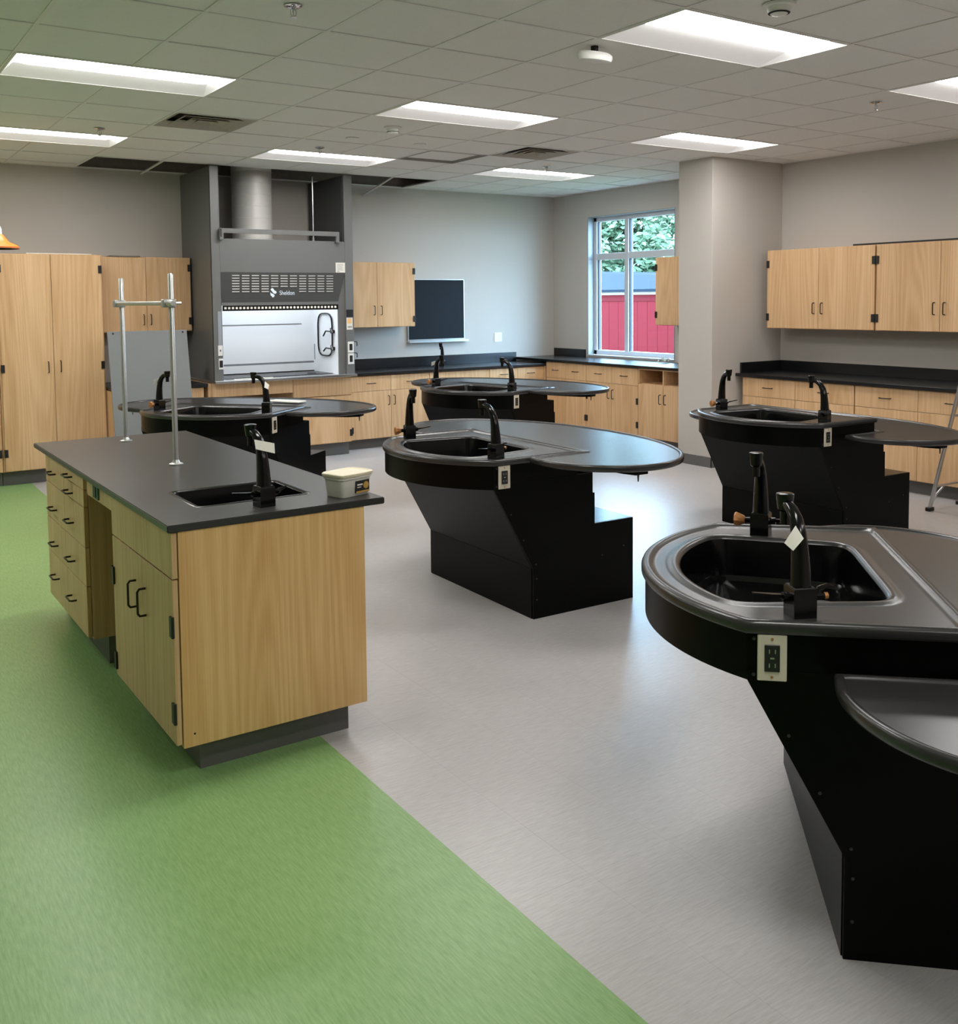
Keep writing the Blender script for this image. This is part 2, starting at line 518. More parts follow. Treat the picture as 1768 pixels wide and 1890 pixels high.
names = {(-4, 3): 'recessed lamp at upper left, first from the left in the middle row', (0, 3): 'recessed lamp in the middle row, above the middle of the room',
 (4, 3): 'recessed lamp just in front of the grey pillar', (-4, 7): 'recessed lamp of the back row above the tall cabinets at far left',
 (0, 7): 'recessed lamp of the back row, in front of the fume hood duct', (4, 7): 'recessed lamp of the back row, nearest the window',
 (0, -1): 'large bright recessed lamp nearest the camera, beside the white oblong sensor', (4, -1): 'recessed lamp cut by the right edge of the picture',
 (-4, -1): 'recessed lamp above the camera on the left, out of the frame', (-4, -5): 'added unseen recessed lamp behind the camera on the left',
 (0, -5): 'recessed lamp behind the camera in the middle', (4, -5): 'recessed lamp behind the camera on the right',
 (-8, -9): 'recessed lamp of the rearmost row, leftmost', (-4, -9): 'added unseen recessed lamp of the rearmost row, second from left',
 (0, -9): 'added unseen recessed lamp of the rearmost row, third from left', (4, -9): 'added unseen recessed lamp of the rearmost row, rightmost', (-8, 3): 'recessed lamp of the left column in the middle row, out of the frame',
 (-8, 7): 'recessed lamp of the left column in the back row, out of the frame'}
for i, k in LIGHTS: lamp(i, k, names[(i, k)])

def vent(i, k, label):
    x, y = GX+i*T, GY+k*T
    t = thing('ceiling_vent', label, 'vent', (x, y, H), 0, 'square ceiling diffusers')
    c = T/2
    for n, (a, b_) in enumerate(((.297, .225), (.215, .150), (.140, .085), (.075, .03))):
        bm = B()
        loops = []
        for h_, z in ((a, -.002), (a, .001), (b_, .035), (b_-.004, .033), (a-.006, -.002)):
            loops.append([(c-h_, c-h_, z), (c+h_, c-h_, z), (c+h_, c+h_, z), (c-h_, c+h_, z)])
        loops.append(loops[0])
        loft(bm, loops, False, False)
        obj('vane', bm, mat('vent_vane', (168, 160, 148), .5) if n == 0 and i == -2 else bpy.data.materials['vent_vane'], t)
    boxo('throat', DARK, t, .01, T-.01, .01, T-.01, .055, .06)
    bm = B()
    for a in ((0.005, T-.005, .005, .012), (.005, T-.005, T-.012, T-.005), (.005, .012, .012, T-.012), (T-.012, T-.005, .012, T-.012)):
        box(bm, *a, .0, .056)
    obj('collar', bm, DARK, t)
vent(-2, 5, 'louvred square vent in the ceiling left of the fume hood')
vent(3, 5, 'louvred square vent in the ceiling above the back wall cabinets, between two lamps')

def sprinkler(x, y, label):
    t = thing('sprinkler_head', label, 'sprinkler', (x, y, H), 0, 'ceiling sprinkler heads')
    bm = B(); lathe(bm, [(.04, 0), (.042, -.004), (.03, -.010), (.012, -.012)], seg=20); obj('escutcheon', bm, CHROME, t)
    bm = B()
    tube(bm, [(-.004, 0, -.012), (-.014, 0, -.024), (-.013, 0, -.04), (0, 0, -.052)], .0028, 6)
    tube(bm, [(.004, 0, -.012), (.014, 0, -.024), (.013, 0, -.04), (0, 0, -.052)], .0028, 6)
    tube(bm, [(0, 0, -.012), (0, 0, -.050)], .003, 6)
    obj('yoke', bm, CHROME, t)
    bm = B(); lathe(bm, [(.003, -.050), (.017, -.053), (.017, -.055), (.003, -.056)], seg=16); obj('deflector', bm, CHROME, t)
sprinkler(1.841, 4.207, 'chrome sprinkler head at the top edge, left of centre')
sprinkler(1.854, 7.893, 'chrome sprinkler head beside the left back lamp')
sprinkler(6.098, 4.175, 'chrome sprinkler head below the lamp at the right edge')
sprinkler(6.154, 7.924, 'small sprinkler head right beside the lamp nearest the window')
sprinkler(3.676, 7.906, 'small sprinkler head beside the lamp in front of the duct')
t = thing('smoke_detector', 'white round smoke detector below the middle row lamp', 'detector', (3.737, 6.718, H))
bm = B(); lathe(bm, [(.068, 0), (.068, -.008), (.05, -.012)], seg=24); obj('base', bm, WHITE, t)
bm = B(); lathe(bm, [(.05, -.012), (.046, -.03), (.042, -.045), (.034, -.05)], seg=24); obj('cap', bm, WHITE, t)
bm = B(); lathe(bm, [(.043, -.0335), (.0475, -.0345), (.0475, -.038), (.043, -.039)], seg=24); obj('slot', bm, DARK, t)
t = thing('smoke_detector', 'white detector with bent wings cut by the top edge at right', 'detector', (3.69, 3.03, H))
bm = B(); lathe(bm, [(.075, 0), (.075, -.01), (.055, -.014)], seg=24); obj('base', bm, WHITE, t)
bm = B(); lathe(bm, [(.055, -.014), (.048, -.035), (.036, -.045), (.012, -.05)], seg=24); obj('cap', bm, WHITE, t)
bm = B(); lathe(bm, [(.047, -.0375), (.0495, -.0385), (.0475, -.0415), (.043, -.0425)], seg=24); obj('slot', bm, DARK, t)
t = thing('ceiling_disc', 'flat grey disc set flush in the ceiling near the smoke detector', 'detector', (3.698, 7.329, H))
bm = B(); lathe(bm, [(.055, 0), (.055, -.004), (.03, -.006)], seg=24); obj('plate', bm, TBAR, t)
bm = B(); lathe(bm, [(.02, -.006), (.018, -.009), (.006, -.010)], seg=16); obj('cap', bm, TILE, t)
t = thing('ceiling_disc', 'flat grey disc set flush in the ceiling nearer the access panel', 'detector', (4.33, 7.32, H))
bm = B(); lathe(bm, [(.055, 0), (.055, -.004), (.03, -.006)], seg=24); obj('plate', bm, TBAR, t)
bm = B(); lathe(bm, [(.02, -.006), (.018, -.009), (.006, -.010)], seg=16); obj('cap', bm, TILE, t)
t = thing('motion_sensor', 'white oblong sensor hanging under the ceiling beside the largest lamp', 'sensor', (3.47, 4.05, H), -.1)
bm = B()
lp = [(.112*math.cos(a), .04*math.sin(a)) for a in [q*math.pi/12 for q in range(24)]]
loft(bm, [[(x*s, y*s, z) for x, y in lp] for s, z in ((.85, -.03), (1, -.04), (1, -.06), (.92, -.072), (.6, -.078))])
obj('housing', bm, WHITE, t)
bm = B(); tube(bm, [(0, 0, .002), (0, 0, -.032)], .02, 12); obj('stem', bm, DARK, t)

# ------------------------------------------------------------------ window
win = bpy.data.objects.new('window_1', None); COL.objects.link(win)
struct(win, 'four light aluminium window in the right wall beside the back corner')
fx0, fx1 = 8.17, 8.25
YM, ZM = 8.955, 2.155
def bar(nm, y0, y1, z0, z1, x0=fx0, x1=fx1, m=FRAME):
    return boxo(nm, m, win, x0, x1, y0, y1, z0, z1, bevel=.004)
bar('frame', WY1-.06, WY1, WZ0, WZ1); bar('frame', WY0, WY0+.06, WZ0, WZ1)
bar('frame', WY0, WY1, WZ0, WZ0+.06); bar('frame', WY0, WY1, WZ1-.06, WZ1)
bar('mullion', YM-.035, YM+.035, WZ0+.06, WZ1-.06)
bar('transom', WY0+.06, WY1-.06, ZM-.04, ZM+.04, fx0+.005, fx1-.005)
for y0, y1 in ((WY0+.06, YM-.035), (YM+.035, WY1-.06)):
    for z0, z1 in ((WZ0+.06, ZM-.04), (ZM+.04, WZ1-.06)):
        boxo('pane', GLASS, win, 8.215, 8.221, y0, y1, z0, z1)
        bm = B(); box(bm, 8.19, 8.225, y1-.014, y1, z0, z1); box(bm, 8.19, 8.225, y0, y0+.014, z0, z1)
        obj('gasket', bm, GASKET, win)
boxo('sill', FRAME, win, XR-.012, fx0+.02, WY0, WY1, WZ0-.01, WZ0+.006)
boxo('jamb_liner', LINERG, win, XR-.004, fx0, WY1-.008, WY1, WZ0, WZ1); boxo('jamb_liner', LINERG, win, XR-.004, fx0, WY0, WY0+.008, WZ0, WZ1)
boxo('head_liner', LINERG, win, XR-.004, fx0, WY0, WY1, WZ1-.008, WZ1)

# ------------------------------------------------------------------ outdoors
o = struct(boxo('ground', LAWN, None, 8.6, 60, -25, 60, -.6, -.5), 'lawn outside the window')
t = thing('building', 'red sided low building with slate blue roof outside the window', 'building', (13, 8, -.5))
boxo('wall', REDW, t, 0, 3.2, 0, 16, 0, 2.2)
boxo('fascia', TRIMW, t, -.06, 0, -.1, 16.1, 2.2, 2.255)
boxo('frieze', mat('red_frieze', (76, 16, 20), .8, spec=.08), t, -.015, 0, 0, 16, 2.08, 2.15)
bm = B()
v = [(-.08, -.1, 2.255), (-.08, 16.1, 2.255), (3.2, 16.1, 2.96), (3.2, -.1, 2.34)]
loft(bm, [v, [(x, y, z+.05) for x, y, z in v]])
obj('roof', bm, ROOFM, t)
rib = B()
for q in range(60):
    box(rib, -.004, .0, q*.27, q*.27+.012, 0, 2.08)
r_ = obj('rib', rib, REDW, t); r_['kind'] = 'stuff'

def tree(x, y, h, r, label, n=2600):
    t = thing('tree', label, 'tree', (x, y, -.5))
    bm = B(); tube(bm, [(0, 0, 0), (.1, .05, h*.35), (0, .1, h*.7)], [.2, .15, .06], 8); obj('trunk', bm, BARK, t)
    bm = B(); rnd = random.Random(int(x*10+y))
    cl = [(rnd.gauss(0, r*.42), rnd.gauss(0, r*.42), h*.62+rnd.gauss(0, h*.17), rnd.uniform(.5, 1.0)) for _ in range(34)]
    for _ in range(n):
        cx, cy, cz, cr = rnd.choice(cl)
        d = Vector((rnd.gauss(0, 1), rnd.gauss(0, 1), rnd.gauss(0, 1))).normalized()*cr*rnd.uniform(.3, 1)
        c = Vector((cx, cy, cz))+d
        s = rnd.uniform(.05, .11)*(1+h/16)
        a = Vector((rnd.gauss(0, 1), rnd.gauss(0, 1), rnd.gauss(0, 1))).normalized()
        b_ = a.orthogonal().normalized()
        bm.faces.new([bm.verts.new(p) for p in (c-a*s, c-b_*s*.5, c+a*s, c+b_*s*.5)])
    f = obj('foliage', bm, LEAF, t); f['kind'] = 'stuff'
tree(20.8, 22.5, 6.6, 2.3, 'pale leafy tree seen through the left window lights', 15000)
tree(27.5, 25.4, 7.9, 2.9, 'pale leafy tree seen through the right window lights', 15000)
tree(37, 28.5, 7.0, 3.2, 'leafy tree beyond the red building at the window right edge', 9000)

# ------------------------------------------------------------------ cabinet kit
def wire(bm, pts, r=.004):
    tube(bm, pts, r, 8)
def pull(parent, x, z, vertical, name='handle', ln=.1):
    bm = B(); h = ln/2; d = -.03
    if vertical: p = [(x,0,z-h),(x,d*.75,z-h),(x,d,z-h+.01),(x,d,z+h-.01),(x,d*.75,z+h),(x,0,z+h)]
    else: p = [(x-h,0,z),(x-h,d*.75,z),(x-h+.01,d,z),(x+h-.01,d,z),(x+h,d*.75,z),(x+h,0,z)]
    wire(bm, p, .0045)
    return obj(name, bm, PULL, parent)
def hinge(parent, x, z, side):
    bm = B()
    box(bm, x-.012, x+.012, -.008, .0, z-.035, z+.035)
    tube(bm, [(x+side*.014, -.003, z-.036), (x+side*.014, -.003, z+.036)], .006, 8)
    return obj('hinge', bm, HINGE, parent)
def front(parent, kind, x0, x1, z0, z1, handle=None, vert=True, hinges=(), side=0):
    g = .0018
    bm = B(); box(bm, x0+g, x1-g, 0, .019, z0+g, z1-g)
    d = obj(kind, bm, WOOD, parent, bevel=.0012)
    if handle: pull(d, handle[0], handle[1], vert)
    for z in hinges: hinge(d, (x0 if side < 0 else x1) - side*.014, z, side)
    return d
def cabinet(name, label, loc, rotz, w, depth, z0, z1, fronts, kick=.11, group=None, body=WOOD, top_open=None):
    t = thing(name, label, 'cabinet', loc, rotz, group)
    b0 = z0 if not kick else kick
    if top_open:
        zc, xs = top_open
        bm = B(); box(bm, 0, w, .021, depth, b0, zc)
        obj('body', bm, body, t)
        bm = B()
        box(bm, 0, .019, .003, depth, zc, z1); box(bm, w-.019, w, .003, depth, zc, z1); box(bm, .019, w-.019, depth-.012, depth, zc, z1)
        box(bm, .019, w-.019, .003, depth, z1-.012, z1)
        obj('cubby', bm, WOOD, t)
        for x in xs: boxo('divider', WOOD, t, x-.009, x+.009, .003, depth-.012, zc, z1-.012)
    else:
        bm = B(); box(bm, 0, w, .021, depth, b0, z1)
        obj('body', bm, body, t)
    if kick:
        boxo('kick', KICK, t, 0, w, .085, depth, 0, kick)
    for f in fronts: front(t, *f[0], **f[1]) if isinstance(f, tuple) else front(t, **f)
    return t
def F_(kind, x0, x1, z0, z1, **k):
    return dict(kind=kind, x0=x0, x1=x1, z0=z0, z1=z1, **k)
R90 = -math.pi/2

# ------- back wall, left: tall cabinets and wall cabinet
def tall(x0, x1, label):
    w = x1-x0; m = w/2
    return cabinet('tall_cabinet', label, (x0, 9.63, 0), 0, w, .62, .13, 2.085, [
        F_('door', .012, m, .135, 2.08, handle=(m-.05, 1.06), hinges=(1.95, 1.06, .3), side=-1),
        F_('door', m, w-.012, .135, 2.08, handle=(m+.055, 1.065), hinges=(1.95, 1.06, .3), side=1)], kick=.13, group='tall oak storage cabinets')
tall(1.345, 2.245, 'tall two door oak storage cabinet left of the grey panel')
tall(.435, 1.34, 'tall oak storage cabinet cut off by the left edge of the picture')
wl = cabinet('wall_cabinet', 'two door oak wall cabinet between tall cabinet and fume hood', (2.25, 9.93, 0), 0, .925, .32, 1.345, 2.085, [
    F_('door', .0, .475, 1.35, 2.08, handle=(.44, 1.47), hinges=(), side=-1),
    F_('door', .475, .915, 1.35, 2.08, handle=(.51, 1.47), hinges=(1.98, 1.45), side=1)], kick=0)
cabinet('base_cabinet', 'narrow oak base cabinet behind the leaning grey panel', (2.25, 9.42, 0), 0, .86, .83, .11, .815, [
    F_('door', 0, .43, .115, .64, handle=(.38, .56)), F_('door', .43, .845, .115, .64, handle=(.48, .56)),
    F_('drawer', 0, .43, .645, .812), F_('drawer', .43, .845, .645, .812)])
tag(boxo('worktop', EPOXYD, None, 2.25, 3.14, 9.395, 10.255, .816, .846, bevel=.003), 'short black worktop between tall cabinet and fume hood', 'worktop')
# leaning grey panel
bm = B(); box(bm, 0, .73, -.006, .006, 0, 1.39)
for x in (.04, .70):
    pass
gp = obj('grey_panel', bm, GREYP, None, bevel=.0015)
gp.location = (2.206, 9.13, .004); gp.rotation_euler = (math.radians(-9.5), 0, math.radians(.5))
tag(gp, 'large flat grey panel leaning against the base cabinet by the tall cabinet', 'panel')
for x in (.05, .69):
    bm = B(); lathe(bm, [(.009, 0), (.009, .001), (.004, .0015)], (x, -.0062, 1.37), 12, Vector((0, -1, 0))); obj('hole', bm, DARK, gp)
# sheets on the tall cabinet
tag(boxo('cardboard_sheet', PAPER, None, 1.6, 2.16, 9.66, 10.1, 2.086, 2.094), 'white sheet lying on top of the tall cabinet', 'sheet')
tag(boxo('cardboard_sheet', mat('grey_card', (120, 116, 110), .8), None, 2.40, 2.68, 9.94, 10.2, 2.086, 2.096), 'small grey sheet lying on top of the wall cabinet left of the hood', 'sheet')

# ------- fume hood
hx0, hx1, hy = 3.19, 4.70, 9.35
h = thing('fume_hood', 'tall grey fume hood with white lined opening and louvred front', 'fume hood', (0, 0, 0))
for nm, x0, x1 in (('side_panel', hx0, hx0+.006), ('side_panel', hx1-.006, hx1)):
    boxo(nm, HOOD, h, x0, x1, hy, 10.25, .85, 2.935)
boxo('corner_post', HOOD, h, hx0, hx0+.085, hy-.003, hy+.02, .85, 2.94, bevel=.003)
boxo('corner_post', HOOD, h, hx1-.095, hx1, hy-.003, hy+.02, .85, 2.935, bevel=.003)
boxo('return_panel', HOODD, h, hx0+.088, hx0+.098, hy+.02, 10.2, 2.25, 2.93)
boxo('return_panel', HOODD, h, hx1-.105, hx1-.098, hy+.02, 10.2, 2.25, 2.93)
boxo('front_panel', HOOD, h, hx0+.085, hx1-.095, hy, hy+.012, 1.925, 2.25, bevel=.001)
boxo('top_plate', HOOD, h, hx0+.006, hx1-.006, hy+.012, 10.2, 2.235, 2.25)
# slanted louver panel (trapezium, lower edge set back)
lp0 = [(3.262, hy-.002, 1.925), (4.607, hy-.002, 1.925), (4.527, hy+.012, 1.63), (3.288, hy+.012, 1.63)]
bm = B(); loft(bm, [lp0, [(x, y+.01, z) for x, y, z in lp0]])
obj('louver_panel', bm, HOODD, h)
boxo('sash_rail', HOOD, h, 3.28, 4.527, hy+.004, hy+.03, 1.60, 1.63)
bm = B()
v = [(hx0+.085, hy+.006, 1.925), (3.262, hy+.006, 1.925), (3.285, hy+.02, 1.545), (hx0+.085, hy+.02, 1.545)]
obj('sash_post', (lambda b: (box(b, hx0+.08, 3.286, hy+.016, hy+.03, .87, 1.925), b)[1])(B()), HOOD, h)
obj('sash_post', (lambda b: (box(b, 4.525, hx1-.09, hy+.016, hy+.03, .87, 1.925), b)[1])(B()), HOOD, h)
bm.free()
# louvers
lv = None
for c in range(11):
    for r in range(7):
        if c in (4, 5, 6) and r > 4: continue
        x = 3.388+c*.1005; z = 1.893-r*.0262
        if lv is None:
            bm = B()
            loft(bm, [[(0, -.001, -.006), (.078, -.001, -.006), (.078, -.001, .006), (0, -.001, .006)],
                      [(.003, -.008, -.005), (.075, -.008, -.005), (.075, -.002, .005), (.003, -.002, .005)]])
            lv = obj('louver', bm, mat('louver_grey', (158, 158, 155), .4, metal=.2), h)
            o = lv
        else: o = inst(lv, h)
        o.location = (x, hy-.001+(1.925-z)*.0475, z)
# perforated sash air strip
boxo('air_strip', BLACKG, h, 3.292, 4.522, hy+.0, hy+.02, 1.548, 1.60)
sl = B()
for q in range(32):
    x = 3.305+q*.0378
    box(sl, x, x+.022, hy-.002, hy, 1.565, 1.586)
s_ = obj('slot_row', sl, PAPER, h); s_['kind'] = 'stuff'
# top guard rail
bm = B()
box(bm, 3.262, 4.525, hy-.05, hy-.02, 2.30, 2.345); box(bm, 3.262, 3.30, hy-.05, hy-.02, 2.252, 2.30); box(bm, 4.49, 4.525, hy-.05, hy-.02, 2.252, 2.30)
box(bm, 3.262, 3.30, hy-.05, hy+.01, 2.235, 2.252); box(bm, 4.49, 4.525, hy-.05, hy+.01, 2.235, 2.252)
obj('guard_rail', bm, HOOD, h)
bm = B(); box(bm, 3.266, 3.28, hy-.051, hy-.05, 2.262, 2.34); obj('rail_bracket', bm, HINGE, h)
# liner
boxo('back_baffle', LINER, h, 3.2, 4.56, 10.0, 10.012, .985, 2.2)
boxo('back_baffle', LINER, h, 3.2, 4.56, 9.985, 9.997, .885, .965)
boxo('baffle_gap', INK, h, 3.2, 4.56, 10.001, 10.012, .965, .985)
boxo('liner_side', LINER, h, 4.53, 4.538, hy+.03, 10.0, .87, 2.2)
boxo('liner_side', LINER, h, 3.272, 3.28, hy+.03, 10.0, .87, 2.2)
boxo('liner_top', LINER, h, 3.28, 4.53, hy+.03, 10.0, 2.05, 2.06)
boxo('baffle_slot', INK, h, 3.3, 4.39, 9.995, 10.0, 1.39, 1.397)
bm = B(); box(bm, 4.525, 4.53, 9.965, 9.975, 1.0, 1.17); obj('corner_slot', bm, INK, h)
hl = emit('hood_lamp', (.86, .93, 1), 30)
boxo('hood_lamp', hl, h, 3.42, 4.40, 9.50, 9.62, 2.035, 2.05)
# work surface
bm = B(); box(bm, hx0-.005, hx1+.01, hy-.04, 10.2, .846, .87)
obj('work_surface', bm, STEEL, h, bevel=.004)
boxo('sill_plate', EPOXYD, h, hx0+.095, 4.52, hy+.15, 9.98, .8705, .876)
bm = B(); lathe(bm, [(.05, .8762), (.045, .882), (.02, .883)], (4.33, 9.62, 0), 20); obj('cup_sink', bm, DARK, h)
boxo('ledge_strip', WHITE, h, 3.38, 3.78, hy-.03, hy+.0, .8705, .882)
# hose loop and taps on the right liner
bm = B()
lx = 4.515
cy_, cz_ = 9.67, 1.28
pts = []
for q in range(40):
    a = q*2*math.pi/40
    sx, sz = math.cos(a), math.sin(a)
    pts.append((lx, cy_+.175*abs(sx)**.55*(1 if sx > 0 else -1), cz_+.225*abs(sz)**.45*(1 if sz > 0 else -1)))
pts.append(pts[0]); tube(bm, pts, .009, 8, False)
obj('hose_loop', bm, BLACKG, h)
for z, dz in ((1.315, -.05), (1.135, -.03)):
    bm = B()
    tube(bm, [(4.53, 9.475, z), (4.49, 9.475, z)], .02, 12)
    tube(bm, [(4.50, 9.475, z), (4.49, 9.60, z+.004), (4.485, 9.65, z+dz)], .008, 8)
    tube(bm, [(4.495, 9.45, z-.01), (4.49, 9.48, z+.035)], .009, 8)
    obj('hood_tap', bm, BLACKG, h)
# switches, sockets and labels on the posts
def plate(parent, nm, x, z, y, w=.07, hh=.115, m=WHITE, insert=HINGE, iw=.034, ih=.068):
    p = boxo(nm, m, parent, x-w/2, x+w/2, y-.006, y, z-hh/2, z+hh/2, bevel=.0015)
    boxo('receptacle', insert, p, x-iw/2, x+iw/2, y-.009, y-.005, z-ih/2, z+ih/2, bevel=.001)
    return p
yp = hy-.003
plate(h, 'socket_plate', 4.655, 1.152, yp); plate(h, 'socket_plate', 4.655, 1.03, yp)
boxo('display', DARK, h, 4.612, 4.685, yp-.012, yp, 1.468, 1.545, bevel=.002)
st = boxo('airflow_sticker', PAPER, h, 4.612, 4.682, yp-.002, yp, 1.335, 1.462)
boxo('print', mat('orange_print', (236, 186, 120), .7), st, 4.622, 4.668, yp-.003, yp-.002, 1.40, 1.45)
bm = B()
for q in range(5): box(bm, 4.625+q*.01, 4.631+q*.01, yp-.003, yp-.002, 1.355, 1.372)
obj('print', bm, INK, st)
nt_ = boxo('notice', PAPER, h, 4.50, 4.606, hy-.004, hy-.001, 1.93, 2.032)
bm = B()
for q in range(6): box(bm, 4.515, 4.59-random.uniform(0, .02), hy-.0048, hy-.004, 2.014-q*.012, 2.017-q*.012)
box(bm, 4.515, 4.54, hy-.0048, hy-.004, 1.938, 1.944)
obj('print', bm, INK, nt_)
ls = boxo('side_strip', LINERG, h, 3.236, 3.272, yp-.003, yp, 1.20, 1.545)
plate(h, 'switch_plate', 3.252, 1.165, yp, .045, .10, WHITE, INK, .012, .02)
plate(h, 'socket_plate', 3.256, 1.035, yp, .045, .105)
for z in (1.19, 1.07):
    bm = B(); tube(bm, [(hx1, hy+.02, z+.02), (hx1+.03, hy+.0, z+.015), (hx1+.035, hy+.01, z-.03)], .006, 8); obj('cable_hook', bm, HINGE, h)
# maker's lettering and emblem on the louver panel
bm = text_bm('Sheldon', .062)
o = obj('lettering', bm, BLUEINK, h); o.rotation_euler = (math.pi/2, 0, 0); o.location = (3.878, hy+.004, 1.702); o.scale = (.82, 1, 1)
bm = B()
for pts in ([(3.785, 1.755), (3.80, 1.772), (3.815, 1.765), (3.825, 1.748), (3.845, 1.738), (3.848, 1.722), (3.832, 1.712), (3.812, 1.722), (3.80, 1.738)],
            [(3.782, 1.732), (3.79, 1.720), (3.812, 1.712), (3.826, 1.70), (3.822, 1.684), (3.806, 1.676), (3.796, 1.69), (3.784, 1.70)]):
    loft(bm, [[(x, hy+.004, z) for x, z in pts], [(x, hy+.009, z) for x, z in pts]])
obj('emblem', bm, BLUEINK, h)
# duct
d = thing('exhaust_duct', 'round galvanised exhaust duct rising from the fume hood top', 'duct', (3.815, 9.88, 2.251))
bm = B(); lathe(bm, [(.215, 0), (.215, .03), (.205, .035), (.205, 1.45)], seg=36); obj('pipe', bm, GALV, d)
for q in range(6):
    bm = B(); z = .12+q*.12
    lathe(bm, [(.2055, z-.003), (.2085, z-.002), (.2085, z+.002), (.2055, z+.003)], seg=36); obj('seam', bm, GALV, d)
d = thing('conduit', 'thin grey conduit rising behind the right hood post', 'pipe', (4.44, 9.75, 2.251))
bm = B(); tube(bm, [(0, 0, 0), (0, 0, .70)], .009, 8); obj('pipe', bm, STEEL, d)
bm = B(); tube(bm, [(0, 0, 0), (0, 0, .06)], .016, 10); obj('fitting', bm, STEEL, d)

# ------- cabinets under the hood
t = cabinet('base_cabinet', 'oak base cabinet under the right side of the fume hood', (4.03, 9.42, 0), 0, .66, .82, .14, .845, [
    F_('door', 0, .66, .145, .64, hinges=(.24,), side=1), F_('drawer', 0, .66, .645, .842)], kick=.14)
k = thing('knee_space_rail', 'oak apron rail over the open knee space below the hood', 'cabinet', (3.145, 9.42, 0))
boxo('rail', WOOD, k, .04, .883, 0, .022, .705, .843)
boxo('end_panel', WOOD, k, 0, .036, 0, .8, 0, .843)
boxo('inner_panel', WOODI, k, .04, .883, .75, .77, 0, .843)
# ------- back wall base run
def drawers_doors(name, label, loc, rotz, w, zc, zt, depth, group, hz=.55, z0=.11, hinge_z=()):
    m = w/2
    return cabinet(name, label, loc, rotz, w, depth, z0, zt, [
        F_('drawer', .0, m, zc, zt-.003, handle=(m/2, (zc+zt)/2), vert=False), F_('drawer', m, w, zc, zt-.003, handle=(m+m/2, (zc+zt)/2), vert=False),
        F_('door', .0, m, z0+.004, zc, handle=(m-.035, hz), hinges=hinge_z, side=-1), F_('door', m, w, z0+.004, zc, handle=(m+.035, hz), hinges=hinge_z, side=1)], group=group)
GB = 'back wall base cabinets'
drawers_doors('base_cabinet', 'oak base cabinet right of the hood, door pair below drawers', (4.80, 9.66, 0), 0, 1.0, .642, .812, .58, GB, .53, hinge_z=(.22,))
tag(boxo('filler_strip', WOOD, None, 4.705, 4.797, 9.668, 10.2, .112, .812), 'narrow oak filler strip between hood base and back cabinets', 'filler')
cabinet('sink_cabinet', 'oak sink cabinet with plain false front under back counter', (5.803, 9.66, 0), 0, .83, .58, .11, .812, [
    F_('drawer', 0, .83, .642, .81), F_('door', 0, .415, .114, .642, handle=(.38, .53)), F_('door', .415, .83, .114, .642, handle=(.45, .53))])
drawers_doors('base_cabinet', 'oak base cabinet at the corner end of the back wall run', (6.636, 9.66, 0), 0, .81, .662, .812, .58, GB, .53)
cw = thing('countertop', 'long black countertop with backsplash along the back wall', 'countertop', (0, 0, 0))
boxo('slab', EPOXYD, cw, 4.705, 8.07, 9.632, 10.255, .8155, .8455, bevel=.003)
boxo('backsplash', EPOXYD, cw, 4.705, 7.45, 10.235, 10.256, .8455, .962, bevel=.002)
tag(boxo('filler_strip', WOOD, None, 7.446, 7.468, 9.645, 9.70, .112, .812), 'thin oak filler strip in the corner of the two cabinet runs', 'filler')
# wall cabinet right of hood
cabinet('wall_cabinet', 'two door oak wall cabinet between fume hood and black board', (4.72, 9.93, 0), 0, 1.065, .325, 1.333, 2.068, [
    F_('door', 0, .57, 1.336, 2.066, handle=(.525, 1.525)), F_('door', .57, 1.06, 1.336, 2.066, handle=(.615, 1.525), hinges=(1.97, 1.42), side=1)], kick=0)
# black board with tray
t = thing('chalkboard', 'black chalkboard with aluminium tray on the back wall', 'board', (0, 0, 0))
boxo('board', SLATE, t, 5.868, 6.655, 10.243, 10.256, 1.165, 1.878)
bm = B()
box(bm, 5.858, 5.868, 10.238, 10.257, 1.155, 1.888); box(bm, 6.655, 6.665, 10.238, 10.257, 1.155, 1.888)
box(bm, 5.868, 6.655, 10.238, 10.257, 1.878, 1.888); box(bm, 5.868, 6.655, 10.238, 10.257, 1.155, 1.165)
obj('frame', bm, ALU, t)
bm = B(); box(bm, 5.85, 6.685, 10.19, 10.257, 1.128, 1.142); box(bm, 5.85, 6.685, 10.185, 10.192, 1.128, 1.152)
obj('tray', bm, ALU, t)
# wall switch plate
t = thing('wall_plate', 'white two gang wall plate on the back wall right of the chalkboard', 'switch', (7.18, 10.259, 1.16))
bm = B(); box(bm, -.058, .058, -.007, 0, -.058, .058); obj('plate', bm, WHITE, t, bevel=.002)
for x in (-.024, .024):
    bm = B(); box(bm, x-.016, x+.016, -.010, -.006, -.034, .034); obj('rocker', bm, PAPER, t, bevel=.001)

# ------- window wall base run (front faces -X)
GW = 'window wall base cabinets'
drawers_doors('base_cabinet', 'oak base cabinet under the window counter in the corner', (7.47, 9.638, 0), R90, .76, .672, .868, .6, GW, .55, hinge_z=(.24,))
drawers_doors('base_cabinet', 'oak base cabinet under the window, middle of three', (7.47, 8.876, 0), R90, .876, .672, .868, .6, GW, .55, hinge_z=(.50, .24))
cabinet('base_cabinet', 'oak base cabinet with open cubbies over doors, beside the pillar', (7.47, 7.998, 0), R90, .965, .6, .11, .868, [
    F_('door', 0, .385, .114, .70, handle=(.35, .55)), F_('door', .385, .965, .114, .70, handle=(.425, .55))], top_open=(.705, (.385,)), group=GW)
cw = thing('countertop', 'black countertop along the window, brightly reflecting daylight', 'countertop', (0, 0, 0))
boxo('slab', EPOXYD, cw, 7.44, 8.078, 7.02, 10.23, .87, .90, bevel=.003)
